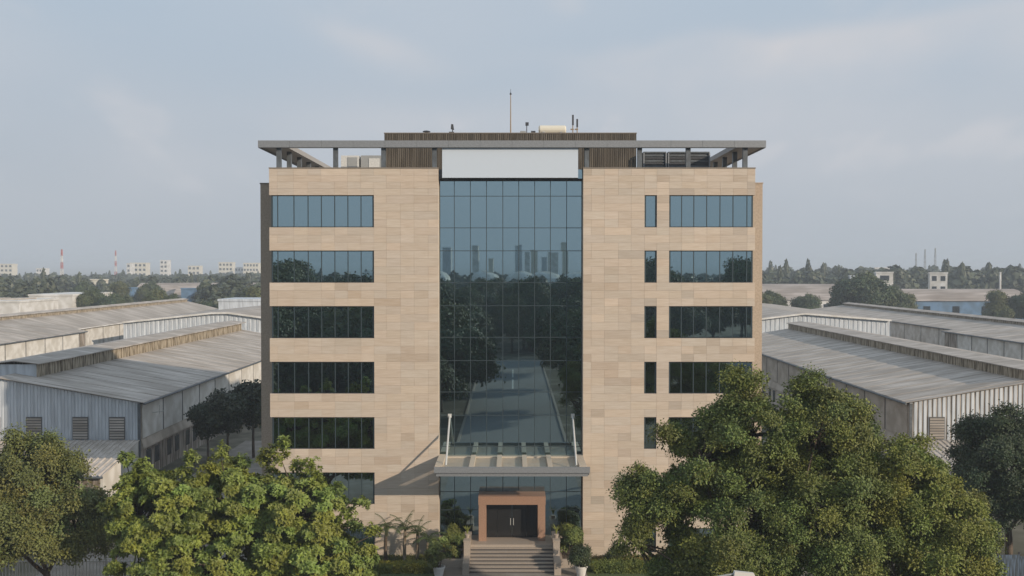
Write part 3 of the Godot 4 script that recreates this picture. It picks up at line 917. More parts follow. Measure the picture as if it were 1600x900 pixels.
# a long shed: eave at xe faces the office block, ridge at xr, far eave mirrored
func shed(label: String, xe: float, he: float, xr: float, hr: float, zn: float, zf: float, o: Dictionary) -> Node3D:
	var t := thing("factory_shed", label, "shed", Vector3.ZERO, o.get("group", ""))
	var s := signf(xe)                       # side of the office it stands on
	var far := 2 * xr - xe
	var run := absf(xr - xe)
	var top := func(x: float) -> float:
		return lerpf(hr, he, clampf(absf(x - xr) / run, 0, 1)) - 0.16
	var over := xe - s * 0.45
	var over_h := he - 0.45 * (hr - he) / run
	var z := zn + 0.35
	var step: float = o.get("sheet", 1.1)
	if step > 0:
		var k := 0
		while z > zf:
			var e := maxf(z - step, zf)
			var mesh_key := "sheet %s %.2f %.2f" % [label, z - e, k % 3]
			if not boxes.has(mesh_key):
				boxes[mesh_key] = roof_slab(over, over_h, xr, hr, 0.0, -(z - e) - 0.04, 0.05, [0.0, 0.03, 0.014][k % 3])
			piece("roof_sheet", boxes[mesh_key], mats["roof_sheet_%d" % [0, 1, 0, 2, 3, 0, 1][rng.randi() % 7]], t, Vector3(0, 0, z))
			z = e
			k += 1
	else:
		piece("roof", roof_slab(over, over_h, xr, hr, z, zf, 0.06), mats[o.get("roof_mat", "roof_far")], t)
	piece("roof", roof_slab(far + s * 0.45, over_h, xr, hr, zn + 0.35, zf, 0.06, -0.01), mats[o.get("roof_mat", "roof_far")], t)
	# end wall towards the camera, and a closed back
	siding(top, minf(xe, far), maxf(xe, far), 0.0, zn, o.get("pitch", 0.3), o.get("rib", 0.045), t, "end_wall", mats[o.get("end_mat", "metal_siding")])
	var st := tool()
	for zz in [zf + 0.2, zn - 0.06]:
		var a := minf(xe, far)
		var b := maxf(xe, far)
		quad(st, Vector3(b, 0, zz), Vector3(b, he - 0.17, zz), Vector3(a, he - 0.17, zz), Vector3(a, 0, zz))
		tri(st, Vector3(a, he - 0.17, zz), Vector3(b, he - 0.17, zz), Vector3(xr, hr - 0.17, zz))
	piece("back_wall", st.commit(), mats.wall_plaster, t)
	box_part("verge_trim", Vector3(minf(xe, xe + s * 0.2) - 0.03, 0, zn - 0.02), Vector3(maxf(xe, xe + s * 0.2) + 0.03, he - 0.2, zn + 0.06), mats[o.get("trim", "alu_dark")], t)
	# long wall towards the office: base wall, cladding panels, ledge, windows
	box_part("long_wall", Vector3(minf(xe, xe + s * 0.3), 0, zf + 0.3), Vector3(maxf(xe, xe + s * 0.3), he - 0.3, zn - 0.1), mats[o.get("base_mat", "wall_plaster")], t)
	box_part("far_wall", Vector3(minf(far, far - s * 0.3), 0, zf + 0.3), Vector3(maxf(far, far - s * 0.3), he - 0.3, zn - 0.1), mats.wall_plaster, t)
	var w: float = o.get("panel", 5.6)
	z = zn - 0.2
	var low: float = o.get("panel_low", 3.62)
	while z - w > zf:
		box_part("wall_panel", Vector3(minf(xe - s * 0.07, xe - s * 0.002), low, z - w + 0.16), Vector3(maxf(xe - s * 0.07, xe - s * 0.002), he - 0.32, z - 0.16), mats[o.get("panel_mat", "wall_panel")], t)
		box_part("pilaster", Vector3(minf(xe - s * 0.03, xe - s * 0.002), low, z - w - 0.159), Vector3(maxf(xe - s * 0.03, xe - s * 0.002), he - 0.32, z - w + 0.159), mats.dark_metal, t)
		if o.get("windows", true):
			for q in [0.22, 0.62]:
				box_part("window", Vector3(minf(xe - s * 0.03, xe - s * 0.002), 0.9, z - w * (q + 0.2)), Vector3(maxf(xe - s * 0.03, xe - s * 0.002), 2.4, z - w * q), mats.dark_window, t)
		z -= w
	if o.get("windows", true):
		st = tool()
		var p := xe - s * 0.22
		hexa(st, [Vector3(minf(p, xe), 2.68, zn - 0.2), Vector3(maxf(p, xe), 2.68, zn - 0.2), Vector3(maxf(p, xe), 2.68, zf + 1), Vector3(minf(p, xe), 2.68, zf + 1),
			Vector3(minf(p, xe), 2.8 if s > 0 else 3.6, zn - 0.2), Vector3(maxf(p, xe), 3.6 if s > 0 else 2.8, zn - 0.2), Vector3(maxf(p, xe), 3.6 if s > 0 else 2.8, zf + 1), Vector3(minf(p, xe), 2.8 if s > 0 else 3.6, zf + 1)])
		piece("ledge", st.commit(), mats.wall_tan, t)
	st = tool()
	bar(st, Vector3(over, over_h - 0.13, zn + 0.3), Vector3(over, over_h - 0.13, zf), 0.1, 0.1, 8)
	piece("gutter", st.commit(), mats[o.get("gutter", "alu_dark")], t)
	# ridge monitor
	if o.has("monitor"):
		var mo: Array = o.monitor          # half width, height of its eave, z near, z far
		var hw: float = mo[0]
		var mon := node("ridge_monitor", t)
		var base_y: float = hr - hw * (hr - he) / run
		for side in [-1.0, 1.0]:
			piece("monitor_roof", roof_slab(xr + side * (hw + 0.35), mo[1], xr, mo[1] + 0.28, mo[2] + 0.3, mo[3], 0.08, 0.0 if side > 0 else 0.004), mats.roof_sheet_0, mon)
			var zz: float = mo[2]
			while zz > mo[3] + 2:
				box_part("fascia_panel", Vector3(xr + side * hw - 0.04, base_y - 0.05, zz - 2.36), Vector3(xr + side * hw + 0.04, mo[1] - 0.09, zz), mats.vent_fascia, mon)
				box_part("post", Vector3(xr + side * hw - 0.1, base_y - 0.05, zz - 2.5), Vector3(xr + side * hw + 0.1, mo[1] - 0.09, zz - 2.38), mats.vent_fascia, mon)
				zz -= 2.52
		box_part("monitor_end", Vector3(xr - hw + 0.05, base_y - 0.1, mo[2] - 0.1), Vector3(xr + hw - 0.05, mo[1] - 0.09, mo[2]), mats.metal_siding, mon)
	return t

func lean_to(label: String, xa: float, xb: float, y_hi: float, y_lo: float, z_back: float, z_front: float) -> void:
	var t := thing("lean_to", label, "lean-to", Vector3.ZERO, "lean-tos before the sheds")
	var st := tool()
	var x := xa
	while x < xb - 0.01:   # ribs run down the slope
		var e := minf(x + 0.48, xb)
		var c := [[x, 0.0], [lerpf(x, e, 0.6), 0.0], [lerpf(x, e, 0.7), 0.07], [lerpf(x, e, 0.88), 0.07], [e, 0.0]]
		for k in 4:
			var p: Array = c[k]
			var q: Array = c[k + 1]
			quad(st, Vector3(p[0], y_lo + p[1], z_front), Vector3(p[0], y_hi + p[1], z_back), Vector3(q[0], y_hi + q[1], z_back), Vector3(q[0], y_lo + q[1], z_front))
		x = e
	piece("roof", st.commit(), mats.leanto_sheet, t)
	for xx in [xa + 0.1, xb - 0.3]:
		st = tool()
		hexa(st, [Vector3(xx, 0, z_front - 0.3), Vector3(xx + 0.2, 0, z_front - 0.3), Vector3(xx + 0.2, 0, z_back + 0.1), Vector3(xx, 0, z_back + 0.1),
			Vector3(xx, y_lo + 0.02, z_front - 0.3), Vector3(xx + 0.2, y_lo + 0.02, z_front - 0.3), Vector3(xx + 0.2, y_hi - 0.06, z_back + 0.1), Vector3(xx, y_hi - 0.06, z_back + 0.1)])
		piece("side_wall", st.commit(), mats.wall_panel, t)
	box_part("front_wall", Vector3(xa + 0.302, 0, z_front - 0.5), Vector3(xb - 0.302, y_lo - 0.3, z_front - 0.32), mats.wall_plaster, t)
	st = tool()
	bar(st, Vector3(xa, y_lo - 0.08, z_front + 0.05), Vector3(xb, y_lo - 0.08, z_front + 0.05), 0.08, 0.08, 8)
	piece("gutter", st.commit(), mats.alu_dark, t)

func gable_hall(label: String, pts: Array, z: float, zf: float, low: float) -> void:   # pts: roof profile (x, y) from left to right
	var t := thing("factory_hall", label, "shed", Vector3.ZERO, "halls with a low gable behind the sheds")
	var prof := func(x: float) -> float:
		for k in pts.size() - 1:
			if x <= pts[k + 1].x + 0.001:
				return lerpf(pts[k].y, pts[k + 1].y, (x - pts[k].x) / (pts[k + 1].x - pts[k].x)) - 0.1
		return pts[-1].y - 0.1
	siding(prof, pts[0].x, pts[-1].x, low, z, 0.9, 0.08, t, "end_wall", mats.metal_siding)
	for k in pts.size() - 1:
		piece("roof", roof_slab(pts[k].x, pts[k].y, pts[k + 1].x, pts[k + 1].y, z + 0.5, zf, 0.09), mats.roof_far, t)
		var st := tool()
		hexa(st, [Vector3(pts[k].x, pts[k].y - 0.22, z + 0.62), Vector3(pts[k + 1].x, pts[k + 1].y - 0.22, z + 0.62), Vector3(pts[k + 1].x, pts[k + 1].y - 0.22, z + 0.52), Vector3(pts[k].x, pts[k].y - 0.22, z + 0.52),
			Vector3(pts[k].x, pts[k].y + 0.12, z + 0.62), Vector3(pts[k + 1].x, pts[k + 1].y + 0.12, z + 0.62), Vector3(pts[k + 1].x, pts[k + 1].y + 0.12, z + 0.52), Vector3(pts[k].x, pts[k].y + 0.12, z + 0.52)])
		piece("verge_trim", st.commit(), mats.white_paint, t)
	for x in [pts[0].x + 0.2, pts[-1].x - 0.5]:
		box_part("side_wall", Vector3(x, 0, zf), Vector3(x + 0.3, prof.call(x) - 0.1, z - 0.1), mats.wall_plaster, t)
	box_part("back_wall", Vector3(pts[0].x + 0.52, 0, zf), Vector3(pts[-1].x - 0.52, pts[0].y - 0.3, zf + 0.3), mats.wall_plaster, t)

func make_sheds() -> void:
	var l1 := shed("long grey roofed shed left of the office, partly in its shadow", -32.9, 7.0, -45.5, 9.14, -24.3, -100.0,
		{"group": "sheds flanking the office", "monitor": [2.0, 10.05, -27.5, -100.0], "windows": true})
	var r1 := shed("long grey roofed shed right of the office with a sunlit ribbed end wall", 35.2, 7.0, 47.8, 9.1, -24.3, -104.0,
		{"group": "sheds flanking the office", "monitor": [2.0, 9.75, -25.0, -103.5], "base_mat": "wall_tan", "panel_mat": "wall_tan", "pitch": 0.42, "rib": 0.075})
	for q in [[l1, [-46.0, -42.3, -38.2, -34.95], 3.56], [r1, [37.6, 43.0, 48.4], 3.56]]:
		for x in q[1]:
			var lv := node("louvre_window", q[0])
			box_part("frame", Vector3(x - 0.7, 3.6, -24.29), Vector3(x + 0.7, 5.6, -24.24), mats.louvre, lv)
			for k in 8:
				box_part("blade", Vector3(x - 0.64, 3.68 + k * 0.235, -24.238), Vector3(x + 0.64, 3.83 + k * 0.235, -24.2), mats.roof_sheet_3, lv)
	box_part("downpipe", Vector3(-32.98, 0.0, -24.22), Vector3(-32.86, 6.8, -24.1), mats.alu_dark, l1)
	var st := tool()
	bar(st, Vector3(-32.8, 5.6, -27.0), Vector3(-31.7, 5.75, -27.0), 0.04, 0.04)
	bar(st, Vector3(-32.1, 5.5, -27.0), Vector3(-32.1, 6.3, -27.0), 0.04, 0.04)
	piece("lamp_bracket", st.commit(), mats.steel_rod, l1)
	lean_to("ribbed lean-to roof against the end of the left shed", -52.0, -32.9, 3.54, 2.04, -24.2, -15.9)
	lean_to("sunlit ribbed lean-to roof against the end of the right shed", 35.2, 52.0, 3.54, 2.04, -24.2, -15.9)
	lean_to("sunlit annex with a ribbed roof and white side wall, below the left shed", -46.0, -28.0, 5.07, 4.5, -7.3, -3.7)
	# second row of long sheds further out
	shed("distant shed with a white panelled wall beyond the left shed roof", -81.0, 7.0, -95.0, 9.55, -62.0, -128.0,
		{"group": "outer sheds", "monitor": [1.4, 9.98, -62.5, -128.0], "sheet": 2.4, "windows": false, "panel_low": 0.4, "panel": 7.0})
	shed("distant shed roof running back behind the left shed, beyond its dark recess", -85.0, 7.15, -95.2, 9.57, -128.2, -231.0,
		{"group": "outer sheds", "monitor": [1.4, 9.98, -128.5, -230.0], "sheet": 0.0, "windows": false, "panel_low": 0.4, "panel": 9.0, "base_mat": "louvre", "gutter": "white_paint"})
	shed("distant shed with a shaded grey panelled wall beyond the right shed roof", 82.0, 7.0, 95.5, 8.5, -62.0, -128.0,
		{"group": "outer sheds", "monitor": [1.4, 8.95, -62.5, -128.0], "sheet": 2.4, "windows": false, "panel_low": 0.4, "panel": 6.0})
	shed("distant shed roof running back behind the right shed, beyond the dark recess", 85.0, 7.15, 95.7, 8.52, -128.2, -226.0,
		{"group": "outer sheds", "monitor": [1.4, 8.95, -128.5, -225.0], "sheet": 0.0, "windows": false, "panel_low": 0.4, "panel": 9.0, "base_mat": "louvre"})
	gable_hall("pale ribbed gable hall behind the end of the left shed", [Vector2(-76, 8.3), Vector2(-58.6, 10.1), Vector2(-55.4, 10.15), Vector2(-47, 9.0), Vector2(-38, 7.6)], -134.0, -226.0, 0.0)
	gable_hall("white ribbed gable hall behind the end of the right shed", [Vector2(38, 7.6), Vector2(48.9, 9.0), Vector2(57.2, 10.0), Vector2(66, 9.3), Vector2(74, 8.7)], -134.0, -226.0, 0.0)

# ---------------------------------------------------------------- far buildings, masts
func block(called: String, label: String, x: float, z: float, size: Vector3, mat: String, cols: int, floors: int, group := "", category := "building", turn := 0.0) -> Node3D:
	var t := thing(called, label, category, Vector3(x, 0, z), group, turn)
	var h := size / 2
	box_part("wall", Vector3(-h.x, 0, -h.z), Vector3(h.x, size.y, h.z), mats[mat], t)
	box_part("roof", Vector3(-h.x - 0.2, size.y + 0.002, -h.z - 0.2), Vector3(h.x + 0.2, size.y + 0.5, h.z + 0.2), mats[mat], t)
	var cw := size.x / maxf(cols, 1)
	var fh := size.y / maxf(floors, 1)
	for i in cols:
		for j in floors:
			var cx := -h.x + cw * (i + 0.5)
			var cy := fh * (j + 0.55)
			box_part("window", Vector3(cx - cw * 0.27, cy - fh * 0.25, h.z + 0.01), Vector3(cx + cw * 0.27, cy + fh * 0.22, h.z + 0.08), mats.dark_window, t)
	return t

func mast(label: String, x: float, z: float, height: float, width: float, paint: bool) -> void:
	var t := thing("lattice_mast", label, "mast", Vector3(x, 0, z), "lattice masts on the horizon")
	var n := 8
	for k in n:
		var st := tool()
		var y0 := height * k / n
		var y1 := height * (k + 1) / n
		var w0 := width * (1.0 - 0.75 * k / n)
		var w1 := width * (1.0 - 0.75 * (k + 1) / n)
		var f := func(w: float, c: int) -> Vector3: return Vector3(w * [-1, 1, 1, -1][c], 0, w * [-1, -1, 1, 1][c])
		for c in 4:
			var d := (c + 1) % 4
			bar(st, f.call(w0, c) + Vector3.UP * y0, f.call(w1, c) + Vector3.UP * y1, 0.12, 0.12, 4)
			bar(st, f.call(w0, c) + Vector3.UP * y0, f.call(w1, d) + Vector3.UP * y1, 0.07, 0.07, 4)
			bar(st, f.call(w1, c) + Vector3.UP * y1, f.call(w1, d) + Vector3.UP * y1, 0.07, 0.07, 4)
		piece("mast_section", st.commit(), mats.red_paint if paint and k % 2 else (mats.white_paint if paint else mats.machine_grey), t)

func pale_shed(label: String, x: float, z: float, w: float, d: float, he: float, hr: float, wall: String, turn := 0.0) -> void:   # ridge runs along x
	var t := thing("pale_shed", label, "shed", Vector3(x, 0, z), "far pale sheds", turn)
	box_part("wall", Vector3(-w / 2, 0, -d / 2), Vector3(w / 2, he, d / 2), mats[wall], t)
	for s in [-1.0, 1.0]:
		var last := Vector2(d / 2 + 0.5, he)
		for k in 4:
			var a := (k + 1) / 4.0
			var nx := Vector2((d / 2 + 0.5) * (1 - a), he + 0.02 + (hr - he) * sin(a * PI / 2))
			var st := tool()
			var p := [Vector3(-w / 2 - 0.4, last.y, s * last.x), Vector3(w / 2 + 0.4, last.y, s * last.x), Vector3(w / 2 + 0.4, nx.y, s * nx.x), Vector3(-w / 2 - 0.4, nx.y, s * nx.x)]
			if s > 0: quad(st, p[0], p[3], p[2], p[1])
			else: quad(st, p[0], p[1], p[2], p[3])
			for e in [-1.0, 1.0]:   # close the ends
				var q := [Vector3(e * w / 2, he - 0.1, s * last.x), Vector3(e * w / 2, last.y, s * last.x), Vector3(e * w / 2, nx.y, s * nx.x), Vector3(e * w / 2, he - 0.1, s * nx.x)]
				quad(st, q[0], q[1], q[2], q[3])
			piece("roof_strip", st.commit(), mats.roof_pale, t)
			last = nx
	var n := int(w / 9.0)
	for k in n:
		var cx := -w / 2 + w * (k + 0.5) / n
		box_part("opening", Vector3(cx - 1.1, he * 0.35, d / 2 + 0.02), Vector3(cx + 1.1, he * 0.8, d / 2 + 0.08), mats.dark_window, t)

func make_far_buildings() -> void:
	# left: white roofs and boxes behind the outer shed
	var t := block("white_warehouse", "plain white box building behind the shed roofs at far left", -138.0, -255.0, Vector3(13, 10.6, 30), "white_paint", 0, 1)
	t = block("white_warehouse", "low white flat roofed building at the left picture edge", -150.0, -222.0, Vector3(34, 9.6, 24), "white_paint", 0, 1)
	for k in 4:
		box_part("skylight", Vector3(-14 + k * 7.5, 10.102, -6), Vector3(-9 + k * 7.5, 10.5, 5), mats.roof_far, t)
	t = block("white_warehouse", "pale box building whose corner meets the left side of the office", -62.0, -185.0, Vector3(16, 11.0, 14), "metal_siding", 0, 1)
	pale_shed("low dome roofed beige shed among trees at left, the smaller of two", -155.0, -400.0, 26, 22, 7.0, 12.3, "roof_pale")
	pale_shed("wide beige shed with a rounded roof among trees at left", -128.0, -385.0, 34, 26, 6.5, 12.6, "white_paint")
	block("blue_container", "bright blue cabin in front of the wide beige shed at left", -135.0, -364.0, Vector3(6.2, 10.2, 6), "blue_sheet", 0, 1, "", "cabin")
	block("blue_container", "small blue cabin at the left end of the smaller beige shed", -170.0, -388.0, Vector3(7, 10.0, 6), "blue_sheet", 0, 1, "", "cabin")
	block("blue_container", "blue cabin by the dark trees at the right end of the beige shed", -116.0, -362.0, Vector3(5, 10.6, 6), "blue_sheet", 0, 1, "", "cabin")
	# left horizon: pale apartment blocks
	var far := [[-573, -1100, 14, 24, 3, 5, "cream apartment block with two roof towers near the left picture edge"], [-548, -1130, 10, 19, 3, 4, "low pale block second from the left edge on the horizon"],
		[-409, -1060, 18, 25, 4, 5, "broad cream apartment block above the trees at left"], [-386, -1075, 8, 28, 2, 6, "narrow white tower beside the broad cream block at left"],
		[-376, -1150, 14, 22, 3, 4, "cream block just right of the narrow white tower"], [-330, -1120, 16, 26, 4, 5, "stepped cream block with a white turret near the office's left side"],
		[-309, -1100, 10, 20, 3, 4, "small pale block right of the turret building"], [-292, -1085, 17, 25, 5, 5, "cream block touching the left edge of the office"],
		[-323, -760, 12, 9, 3, 2, "small cream house among trees below the red and white mast"], [-397, -1000, 4, 24, 1, 5, "thin white tower just right of the second mast at left"]]
	for f in far:
		block("apartment_block", f[6], f[0], f[1], Vector3(f[2], f[3], 12), "white_paint" if f[2] < 11 else "cream", f[4], f[5], "pale buildings on the horizon")
	block("house", "cream three storey house in the trees at the foot of the red mast", -212.0, -455.0, Vector3(9.5, 13.0, 9), "cream", 3, 3)
	mast("tall red and white lattice mast on the left horizon", -262.0, -530.0, 30.0, 1.0, true)
	mast("pale lattice mast on the left horizon, right of the red one", -310.0, -735.0, 33.0, 1.0, true)
	# right
	pale_shed("long pale shed roof seen just right of the office behind trees", 108.0, -335.0, 70, 40, 7.0, 12.8, "white_paint", -0.05)
	pale_shed("long pinkish roofed shed with a blue wall at far right", 144.0, -277.0, 46, 26, 8.3, 12.0, "blue_sheet", -0.06)
	t = block("house", "white roof block with dark openings at right, left of the two", 151.0, -350.0, Vector3(6.5, 17.0, 8), "white_paint", 1, 4, "white houses behind the pinkish roof", "building", -0.25)
	block("house", "narrow grey white block beside the left white house", 142.5, -356.0, Vector3(6.5, 15.5, 8), "metal_siding", 2, 5, "white houses behind the pinkish roof", "building", -0.25)
	block("house", "white square house with small windows at right, the lone one", 173.0, -350.0, Vector3(6.5, 16.8, 8), "white_paint", 2, 4, "white houses behind the pinkish roof", "building", -0.3)
	var st := tool()
	t = thing("chimney_pole", "plain white pole standing above the pinkish roof at far right", "pole", Vector3(196.0, 0, -345.0))
	bar(st, Vector3.ZERO, Vector3(0, 17.0, 0), 0.45, 0.4, 8)
	piece("shaft", st.commit(), mats.white_paint, t)
	piece("cap", lathe([Vector2(0.46, 17.0), Vector2(0.46, 17.3), Vector2(0, 17.4)], 8), mats.white_paint, t)
	mast("leftmost of the three grey masts on the right horizon", 316.0, -735.0, 31.0, 1.0, false)
	mast("middle of the three grey masts on the right horizon", 323.0, -735.0, 34.0, 1.1, false)
	mast("rightmost of the three grey masts on the right horizon", 331.0, -735.0, 35.0, 1.1, false)
	mast("faint grey mast above the trees close to the office's right side", 182.0, -735.0, 27.5, 0.8, false)
	block("apartment_block", "grey white block between trees under the three masts", 330.0, -850.0, Vector3(16, 19.5, 12), "white_paint", 4, 4, "pale buildings on the horizon")
	# beyond the camera, mirrored in the glass front: towers of the town and pale domed tents
	var towers := [[-40, 560, 5, 31], [-24, 600, 4, 33], [-14, 640, 3, 26], [4, 620, 4, 34], [9, 580, 3, 29], [15, 640, 5, 31], [21, 600, 3, 26], [28, 640, 6, 30], [34, 600, 3, 35], [-54, 640, 5, 25], [62, 660, 7, 24], [-72, 640, 5, 28], [82, 700, 9, 33], [-150, 520, 16, 30], [-170, 560, 10, 36]]
	for k in towers.size():
		block("town_tower", "hazy town tower mirrored in the upper glass front", towers[k][0], towers[k][1], Vector3(towers[k][2], towers[k][3], 14), ["metal_siding", "white_paint", "cream"][k % 3], 0, 1, "towers mirrored in the glass front")
	var tents := [[-34, 380, 14], [-12, 400, 15], [14, 372, 16], [34, 420, 24], [-62, 390, 13], [4, 450, 15]]
	for q in tents:
		var tn := thing("white_tent", "pale domed tent mirrored in the middle of the glass front", "tent", Vector3(q[0], 0, q[1]), "domed tents mirrored in the glass")
		var r: float = q[2] * 0.5
		piece("dome", lathe([Vector2(r, 13.0), Vector2(r * 0.92, 15.0), Vector2(r * 0.7, 16.6), Vector2(r * 0.35, 17.5), Vector2(0, 17.8)], 16), mats.white_paint, tn)
		piece("drum", lathe([Vector2(r * 0.97, 0), Vector2(r * 0.97, 13.0)], 16), mats.cream, tn)

# ---------------------------------------------------------------- trees
func far_tree_mesh() -> ArrayMesh:
	var st := tool()
	bar(st, Vector3.ZERO, Vector3(0, 4, 0), 0.25, 0.15, 5)
	var lobes := [[Vector3(0, 6.2, 0), Vector3(3.2, 3.4, 3.2)], [Vector3(2.0, 5.0, 0.8), Vector3(2.2, 2.2, 2.2)], [Vector3(-1.9, 5.2, -0.9), Vector3(2.3, 2.4, 2.2)], [Vector3(0.3, 8.4, -0.4), Vector3(1.8, 1.8, 1.8)]]
	for l in lobes:
		for k in 120:
			var d := Vector3(rng.randfn(), rng.randfn(), rng.randfn()).normalized()
			var p: Vector3 = l[0] + d * l[1] * rng.randf_range(0.75, 1.05)
			var u := (d.cross(in_ball())).normalized() * rng.randf_range(0.35, 0.75)
			var v := (d + in_ball() * 0.9).normalized().cross(u).normalized() * rng.randf_range(0.3, 0.6)
			quad(st, p - u, p + v, p + u, p - v)
	return st.commit()

func make_trees() -> void:
	var rosette := whorl(11, 0.21, 0.05)
	var twig := spray(18, 0.34, 0.14, 0.045)
	var twig_small := spray(18, 0.28, 0.115, 0.036)
	var tuft := spray(16, 0.75, 0.42, 0.15)
	# the five trees along the front
	make_tree("rosette_tree", "bright yellow green broad tree covering the lower left of the office", Vector3(-14.5, 0, 14), rosette,
		[[Vector3(-3.0, 6.1, 0.4), Vector3(2.7, 2.2, 2.7)], [Vector3(0.5, 6.5, -0.3), Vector3(3.0, 2.1, 2.9)], [Vector3(3.6, 6.1, 0.2), Vector3(2.5, 1.9, 2.5)], [Vector3(-0.8, 3.9, 0.8), Vector3(5.0, 2.4, 3.4)], [Vector3(4.3, 3.9, 0.6), Vector3(3.3, 2.1, 2.8)], [Vector3(-4.6, 5.8, 0), Vector3(1.3, 2.3, 2.0)]],
		760, 25, 0.42, Color(0.17, 0.208, 0.034), "", 0.3,
		[[Vector3(-5.2, 8.9, 0), 0.42, 1.5], [Vector3(-4.2, 8.6, 0.5), 0.42, 1.4], [Vector3(-1.8, 8.9, 0.2), 0.42, 1.6], [Vector3(-0.9, 8.4, 0.4), 0.45, 1.6], [Vector3(-0.2, 9.2, 0.6), 0.42, 1.8], [Vector3(0.6, 8.6, -0.6), 0.42, 1.4], [Vector3(1.8, 8.7, 0), 0.4, 1.7], [Vector3(2.1, 9.2, 0.1), 0.4, 1.5], [Vector3(2.8, 9.0, 0.3), 0.4, 1.8], [Vector3(2.9, 9.7, 0.3), 0.34, 1.4], [Vector3(3.5, 8.4, -0.4), 0.42, 1.4], [Vector3(4.4, 8.5, 0.4), 0.38, 1.9], [Vector3(4.6, 7.8, 0.4), 0.45, 1.6], [Vector3(5.6, 7.3, 0.2), 0.45, 1.1], [Vector3(6.8, 6.7, 0.3), 0.45, 1.1], [Vector3(6.2, 6.2, 0.3), 0.45, 1.1], [Vector3(7.5, 5.2, 0.3), 0.45, 1.2]], 1.0, 2.2, "bark", -0.34)
	make_tree("leafy_tree", "olive green tree at the left picture edge before the white fence", Vector3(-25.2, 0, 11), twig,
		[[Vector3(-0.8, 7.2, 0), Vector3(2.4, 2.2, 2.5)], [Vector3(-2.0, 5.2, 0.4), Vector3(2.5, 2.2, 2.6)], [Vector3(1.7, 4.8, 0.3), Vector3(2.0, 1.9, 2.2)], [Vector3(-0.2, 4.5, 1.2), Vector3(2.6, 1.6, 2.0)]],
		330, 30, 0.5, Color(0.125, 0.137, 0.034), "", 0.24, [[Vector3(0.3, 9.4, 0), 0.5], [Vector3(-1.6, 9.6, 0.2), 0.5], [Vector3(3.4, 6.0, 0.2), 0.45], [Vector3(1.2, 8.4, 0.4), 0.5]])
	make_tree("leafy_tree", "tallest green tree standing before the right half of the office", Vector3(10.4, 0, 23), twig_small,
		[[Vector3(-0.2, 11.7, 0), Vector3(2.3, 2.1, 2.3)], [Vector3(2.4, 11.6, 0.2), Vector3(2.2, 2.3, 2.3)], [Vector3(-2.3, 10.7, 0.2), Vector3(2.0, 1.5, 2.0)], [Vector3(-4.3, 8.8, 0), Vector3(1.7, 1.4, 1.7)], [Vector3(-1.5, 7.9, 0.5), Vector3(3.2, 2.4, 2.7)], [Vector3(2.3, 8.2, 0.4), Vector3(3.1, 3.1, 2.8)], [Vector3(-5.2, 7.2, 0.2), Vector3(0.9, 0.9, 0.9)], [Vector3(-1, 5.4, 0.6), Vector3(3.6, 2.0, 2.6)]],
		620, 34, 0.42, Color(0.125, 0.152, 0.03), "", 0.3, [[Vector3(-1.0, 14.0, 0), 0.55, 1.3], [Vector3(-0.3, 13.9, 0.3), 0.5], [Vector3(2.2, 13.9, 0.2), 0.6, 1.3], [Vector3(4.2, 12.6, 0.2), 0.5], [Vector3(-4.0, 11.6, 0.2), 0.55], [Vector3(-5.5, 9.5, 0), 0.5]], 1.0, 4.0)
	make_tree("leafy_tree", "lower yellow green tree at the right side of the tallest tree", Vector3(17.4, 0, 22), twig_small,
		[[Vector3(-0.6, 9.3, 0), Vector3(2.1, 1.8, 2.0)], [Vector3(0.2, 7.1, 0.2), Vector3(2.6, 2.2, 2.4)], [Vector3(2.0, 6.2, 0), Vector3(1.5, 1.6, 1.6)], [Vector3(-0.9, 5.4, 0.4), Vector3(3.0, 1.7, 2.4)]],
		330, 32, 0.40, Color(0.155, 0.18, 0.03), "", 0.2, [[Vector3(0.3, 11.0, 0), 0.45], [Vector3(2.5, 8.5, 0), 0.5], [Vector3(3.0, 7.4, 0.3), 0.5]], 1.0, 3.4)
	make_tree("leafy_tree", "dark green tree in front of the right shed at the right picture edge", Vector3(31.2, 0, 2), twig,
		[[Vector3(-0.6, 6.8, 0), Vector3(2.5, 2.9, 2.8)], [Vector3(1.4, 5.2, 0.2), Vector3(3.4, 3.6, 3.2)], [Vector3(-2.2, 5.0, 0.3), Vector3(1.6, 2.0, 2.0)]],
		310, 27, 0.52, Color(0.032, 0.054, 0.016), "", 0.26, [[Vector3(0.5, 9.4, 0), 0.6], [Vector3(-1.6, 8.6, 0), 0.6]])
	# smaller dark trees in the lane beside the left shed
	var lane := make_tree("lane_tree", "dark drooping tree in the lane beside the left shed, the nearer one", Vector3(-27.6, 0, -33), tuft,
		[[Vector3(0, 5.2, 0), Vector3(1.7, 1.5, 1.7)], [Vector3(-0.6, 4.3, 0.3), Vector3(1.4, 1.1, 1.4)]], 22, 22, 0.6, Color(0.03, 0.042, 0.018), "trees in the lane", 0.14, [], 0.8, 3.0)
	copy_tree(lane, "dark drooping tree in the lane, tight against the office wing", Vector3(-25.6, 0, -35), 2.1, 1.1, "trees in the lane")
	copy_tree(lane, "small dark tree in the lane, leftmost of the three by the shed wall", Vector3(-29.4, 0, -32.5), 4.0, 0.85, "trees in the lane")
	# trees for the middle distance and for the avenue beyond the camera: three kinds, copied and turned
	var kinds := []
